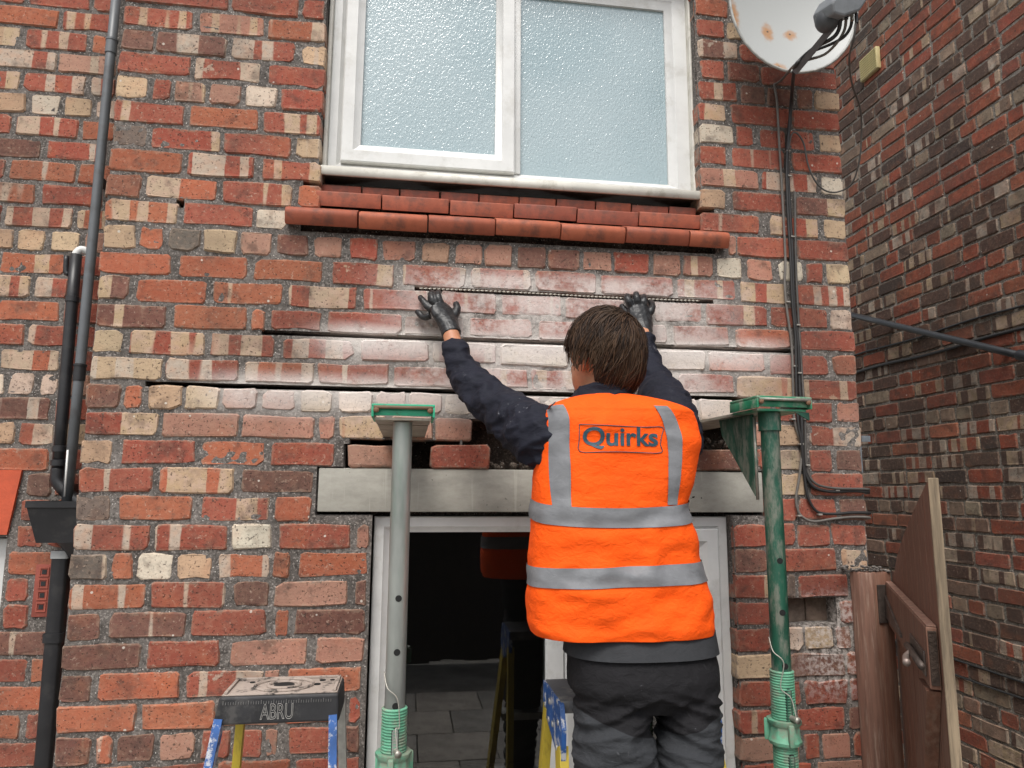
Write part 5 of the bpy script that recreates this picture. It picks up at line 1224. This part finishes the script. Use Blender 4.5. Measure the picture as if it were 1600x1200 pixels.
for F in (FTL, FTR):
    b_ = MB(); b_.tube([F+Vector((0, -.055, -.030)), F+Vector((0, .0, -.024)), F+Vector((0, .07, -.034)), F+Vector((0, .15, -.045)), F+Vector((0, .185, -.050))], [(.036, .034), (.044, .044), (.046, .034), (.047, .026), (.034, .018)], 18, 4, ref=(0, 0, 1))
    b_.tube([F+Vector((0, -.01, .06)), F+Vector((0, -.01, -.03))], .052, 18, 3); o = b_.build('boot', plain('black_boot', (.018, .016, .015), .6, bump=.3), person, origin=F); voxelize(o, .006, 3)

# hi-vis vest
def vfold(p, th):
    back = max(0, -math.sin(th)); k = .55+.45*back
    d = .0075*nz(p, (6, 3, 15), 4.0)+.0055*nz(p, (11, 5, 34), 8.0)+.0035*nz(p, (26, 20, 14), 2.0)
    lower = max(0, min(1, (2.0-p.z)/.25)); d += lower*.004*math.sin(p.x*46+3*nz(p, (5, 5, 5)))*k*.7
    r1 = 1-abs(nz((p.x+.9*p.z, p.y, p.z-.35*p.x), (6, 3, 11), 6.0))*2.4; r2 = 1-abs(nz((p.x-.7*p.z, p.y, p.z+.3*p.x), (9, 4, 16), 12.0))*2.4
    lw = max(.25, min(1, (2.12-p.z)/.2)); d += lw*(.0065*max(-.2, r1)+.0045*max(-.2, r2)-.003)
    return (d*k-.0045) if p.z < 2.2 else d*k-.002
VR = catmull([sec(1003, 830, 1108, -.515, .150), sec(985, 824, 1108, -.515, .150), sec(950, 822, 1102, -.513, .148), sec(915, 824, 1096, -.511, .145), sec(880, 826, 1091, -.508, .142), sec(830, 828, 1078, -.505, .138), sec(790, 830, 1072, -.503, .135), sec(740, 832, 1080, -.50, .133), sec(700, 835, 1087, -.50, .130), sec(668, 839, 1087, -.50, .124), sec(648, 846, 1080, -.50, .114), sec(635, 858, 1062, -.498, .100), sec(626, 880, 1030, -.496, .084), sec(620, 902, 992, -.494, .070)], 7)
vm = loft(VR, 120, 2.7, vfold, caps=False)
MAT['orange'] = cloth('orange_hi_vis', (.92, .098, .003), .8, var=.06, fold=.75, sheen=.0, extra=lambda g, o, c: g.mix(g.math('MULTIPLY', g.step(g.noise(o, 22, 4, .7), .60, .72), .12), c, (.30, .06, .01)))
vest = vm.build('hi_vis_vest', MAT['orange'], person, smooth=True, origin=(1.58, -.66, .6))
so_ = vest.modifiers.new('s', 'SOLIDIFY'); so_.thickness = .003; so_.offset = -1
vb = BVHTree.FromPolygons([tuple(q) for q in vm.v], [q for q in vm.f])
MAT['strip'] = cloth('grey_reflective_tape', (.185, .19, .20), .45, var=.10, scale=20, fold=.25, weave=1400)
def wrap_band(tops, bots, n=200):
    """tape round the vest; heights given at the left edge, middle of the back and right edge (photo rows)"""
    m = MB(); v = []
    cx0 = at(955, 850, -.505).x
    for i in range(n):
        th = 2*math.pi*i/n
        for part in [q/7 for q in range(8)]:
            def zz(tr_):
                zl_, zm_, zr_ = tr_; c = math.cos(th); base = zl_+(zr_-zl_)*(c+1)/2; dip = zm_-(zl_+zr_)/2
                return base+(dip*max(0, -math.sin(th))**1.0 if math.sin(th) < 0 else 0)
            z = zz(tops)*(1-part)+zz(bots)*part; d = Vector((math.cos(th)*1.5, math.sin(th), 0)).normalized()
            h = vb.ray_cast(Vector((cx0, -.505, z))+d*.8, -d); p = h[0] if h[0] is not None else Vector((cx0, -.505, z))+d*.2
            v.append(p+d*.0032)
    f = []
    for i in range(n):
        for k in range(7): a, b = i*8+k, ((i+1) % n)*8+k; f.append([a, b, b+1, a+1])
    m.add(v, f); return m.build('reflective_strip', MAT['strip'], vest, smooth=True, origin=(1.58, -.66, .6))
Zs = lambda *t: tuple(at(x, y, Y_).z for x, y, Y_ in t)
wrap_band(Zs((830, 780, -.505), (955, 794, -.64), (1072, 778, -.505)), Zs((832, 810, -.505), (955, 825, -.64), (1074, 808, -.505)))
wrap_band(Zs((826, 883, -.508), (965, 886, -.65), (1092, 872, -.508)), Zs((825, 913, -.508), (960, 918, -.65), (1095, 903, -.508)))
def strap(path):
    m = MB(); v = []
    P = catmull([list(q) for q in path], 14)
    for y, a, b in P:
        for k in range(7): v.append(onto(vb, a+(b-a)*k/6, y, .0030, -.63))
    f = []
    for i in range(len(P)-1):
        for k in range(6): f.append([i*7+k, i*7+k+1, (i+1)*7+k+1, (i+1)*7+k])
    m.add(v, f); m.build('reflective_strip', MAT['strip'], vest, smooth=True, origin=(1.58, -.66, .6))
strap([(627, 868, 888), (650, 865, 893), (700, 864, 893), (750, 864, 894), (792, 867, 894)])
strap([(632, 1026, 1050), (660, 1039, 1066), (700, 1046, 1070), (750, 1045, 1066), (789, 1045, 1063)])
# printed name on the back
inkm = plain('dark_teal_print', (.016, .060, .085), .6, var=.3, scale=40)
me = txt_mesh('Quirks', .05, bold=.0011); bm = bmesh.new(); bm.from_mesh(me); bmesh.ops.triangulate(bm, faces=bm.faces); bmesh.ops.subdivide_edges(bm, edges=[e for e in bm.edges if e.calc_length() > .006], cuts=2)
xs = [q.co.x for q in bm.verts]; ys = [q.co.y for q in bm.verts]; x0, x1, y0, y1 = min(xs), max(xs), min(ys), max(ys)
A_, B_ = (913, 702), (1030, 667)
for q in bm.verts:
    px = A_[0]+(q.co.x-x0)/(x1-x0)*(B_[0]-A_[0]); py = A_[1]+(q.co.y-y0)/(y1-y0)*(B_[1]-A_[1])+(px-970)*.012
    q.co = onto(vb, px, py, .0022, -.63)-Vector((1.58, -.66, .6))
me2 = bpy.data.meshes.new('lettering'); bm.to_mesh(me2); bm.free(); me2.materials.append(inkm); o = bpy.data.objects.new('lettering', me2); C.objects.link(o); o.location = (1.58, -.66, .6); attach(o, vest)
bxm = MB(); cr_ = [(908, 662), (940, 664), (975, 666), (1010, 667), (1038, 667), (1036, 680), (1034, 694), (1035, 707), (1000, 707), (970, 706), (940, 706), (908, 705), (908, 684), (908, 662)]
bxm.tube([onto(vb, x, y, .0012, -.63) for x, y in cr_], .0011, 5, 3, caps=False); bxm.build('lettering_border', inkm, vest, smooth=True, origin=(1.58, -.66, .6))

# gloves
MAT['glove'] = plain('black_nitrile', (.012, .0125, .0135), .40, var=.2, scale=40, bump=.7, bscale=95, bdist=.0022, spec=.5, dirt=(.12, .115, .11), dirt_amt=.18, dscale=50)
def glove(name, tubes, vox=.0026):
    m = MB()
    for pts, rad in tubes: m.tube([at(*p) for p in pts], rad, 14, 5)
    o = m.build(name, MAT['glove'], person, origin=(1.58, -.66, .6)); return voxelize(o, vox, 3, .5, disp=lambda p: .0011*nz(p, (70, 70, 110), 3.0))
F = .0105
gl = [([(706, 523, -.088), (702, 511, -.075), (697, 498, -.058), (690, 486, -.050), (684, 477, -.046)], [(.033, .031), (.034, .030), (.044, .026), (.046, .022), (.036, .018)]),
      ([(672, 493, -.046), (663, 496, -.036), (656, 491, -.024), (651, 486, -.013)], [.0125, F, F, .0085]),
      ([(675, 484, -.046), (667, 478, -.040), (661, 470, -.028), (656, 464, -.014)], [.0135, .0118, .0110, .009]),
      ([(682, 478, -.046), (675, 468, -.048), (674, 460, -.032), (676, 457, -.012)], [.0140, .0125, .0115, .0095]),
      ([(690, 478, -.046), (685, 466, -.050), (684, 459, -.034), (686, 457, -.012)], [.0140, .0125, .0115, .0095]),
      ([(699, 500, -.050), (710, 492, -.044), (714, 482, -.032), (712, 474, -.018)], [.018, .0155, .0135, .0105])]
glove('glove', gl)
gr = [([(1010, 532, -.095), (1007, 520, -.080), (1004, 506, -.066), (1000, 492, -.058), (998, 480, -.054)], [(.027, .027), (.028, .027), (.036, .026), (.044, .026), (.040, .022)]),
      ([(988, 482, -.056), (982, 470, -.062), (980, 464, -.045), (981, 463, -.018), (984, 467, -.010)], [.0140, .0130, .0120, .0110, .009]),
      ([(997, 480, -.058), (995, 467, -.066), (994, 461, -.048), (994, 461, -.020), (996, 466, -.010)], [.0145, .0135, .0125, .0115, .009]),
      ([(1006, 484, -.058), (1006, 472, -.066), (1006, 466, -.050), (1006, 464, -.022), (1007, 469, -.010)], [.0140, .0130, .0120, .0110, .009]),
      ([(1011, 493, -.056), (1017, 486, -.062), (1019, 479, -.048), (1017, 473, -.024), (1014, 473, -.012)], [.0140, .0130, .0120, .0110, .009]),
      ([(992, 496, -.050), (981, 489, -.036), (974, 482, -.022), (971, 477, -.012)], [.0155, .0130, .0115, .009])]
glove('glove', gr)
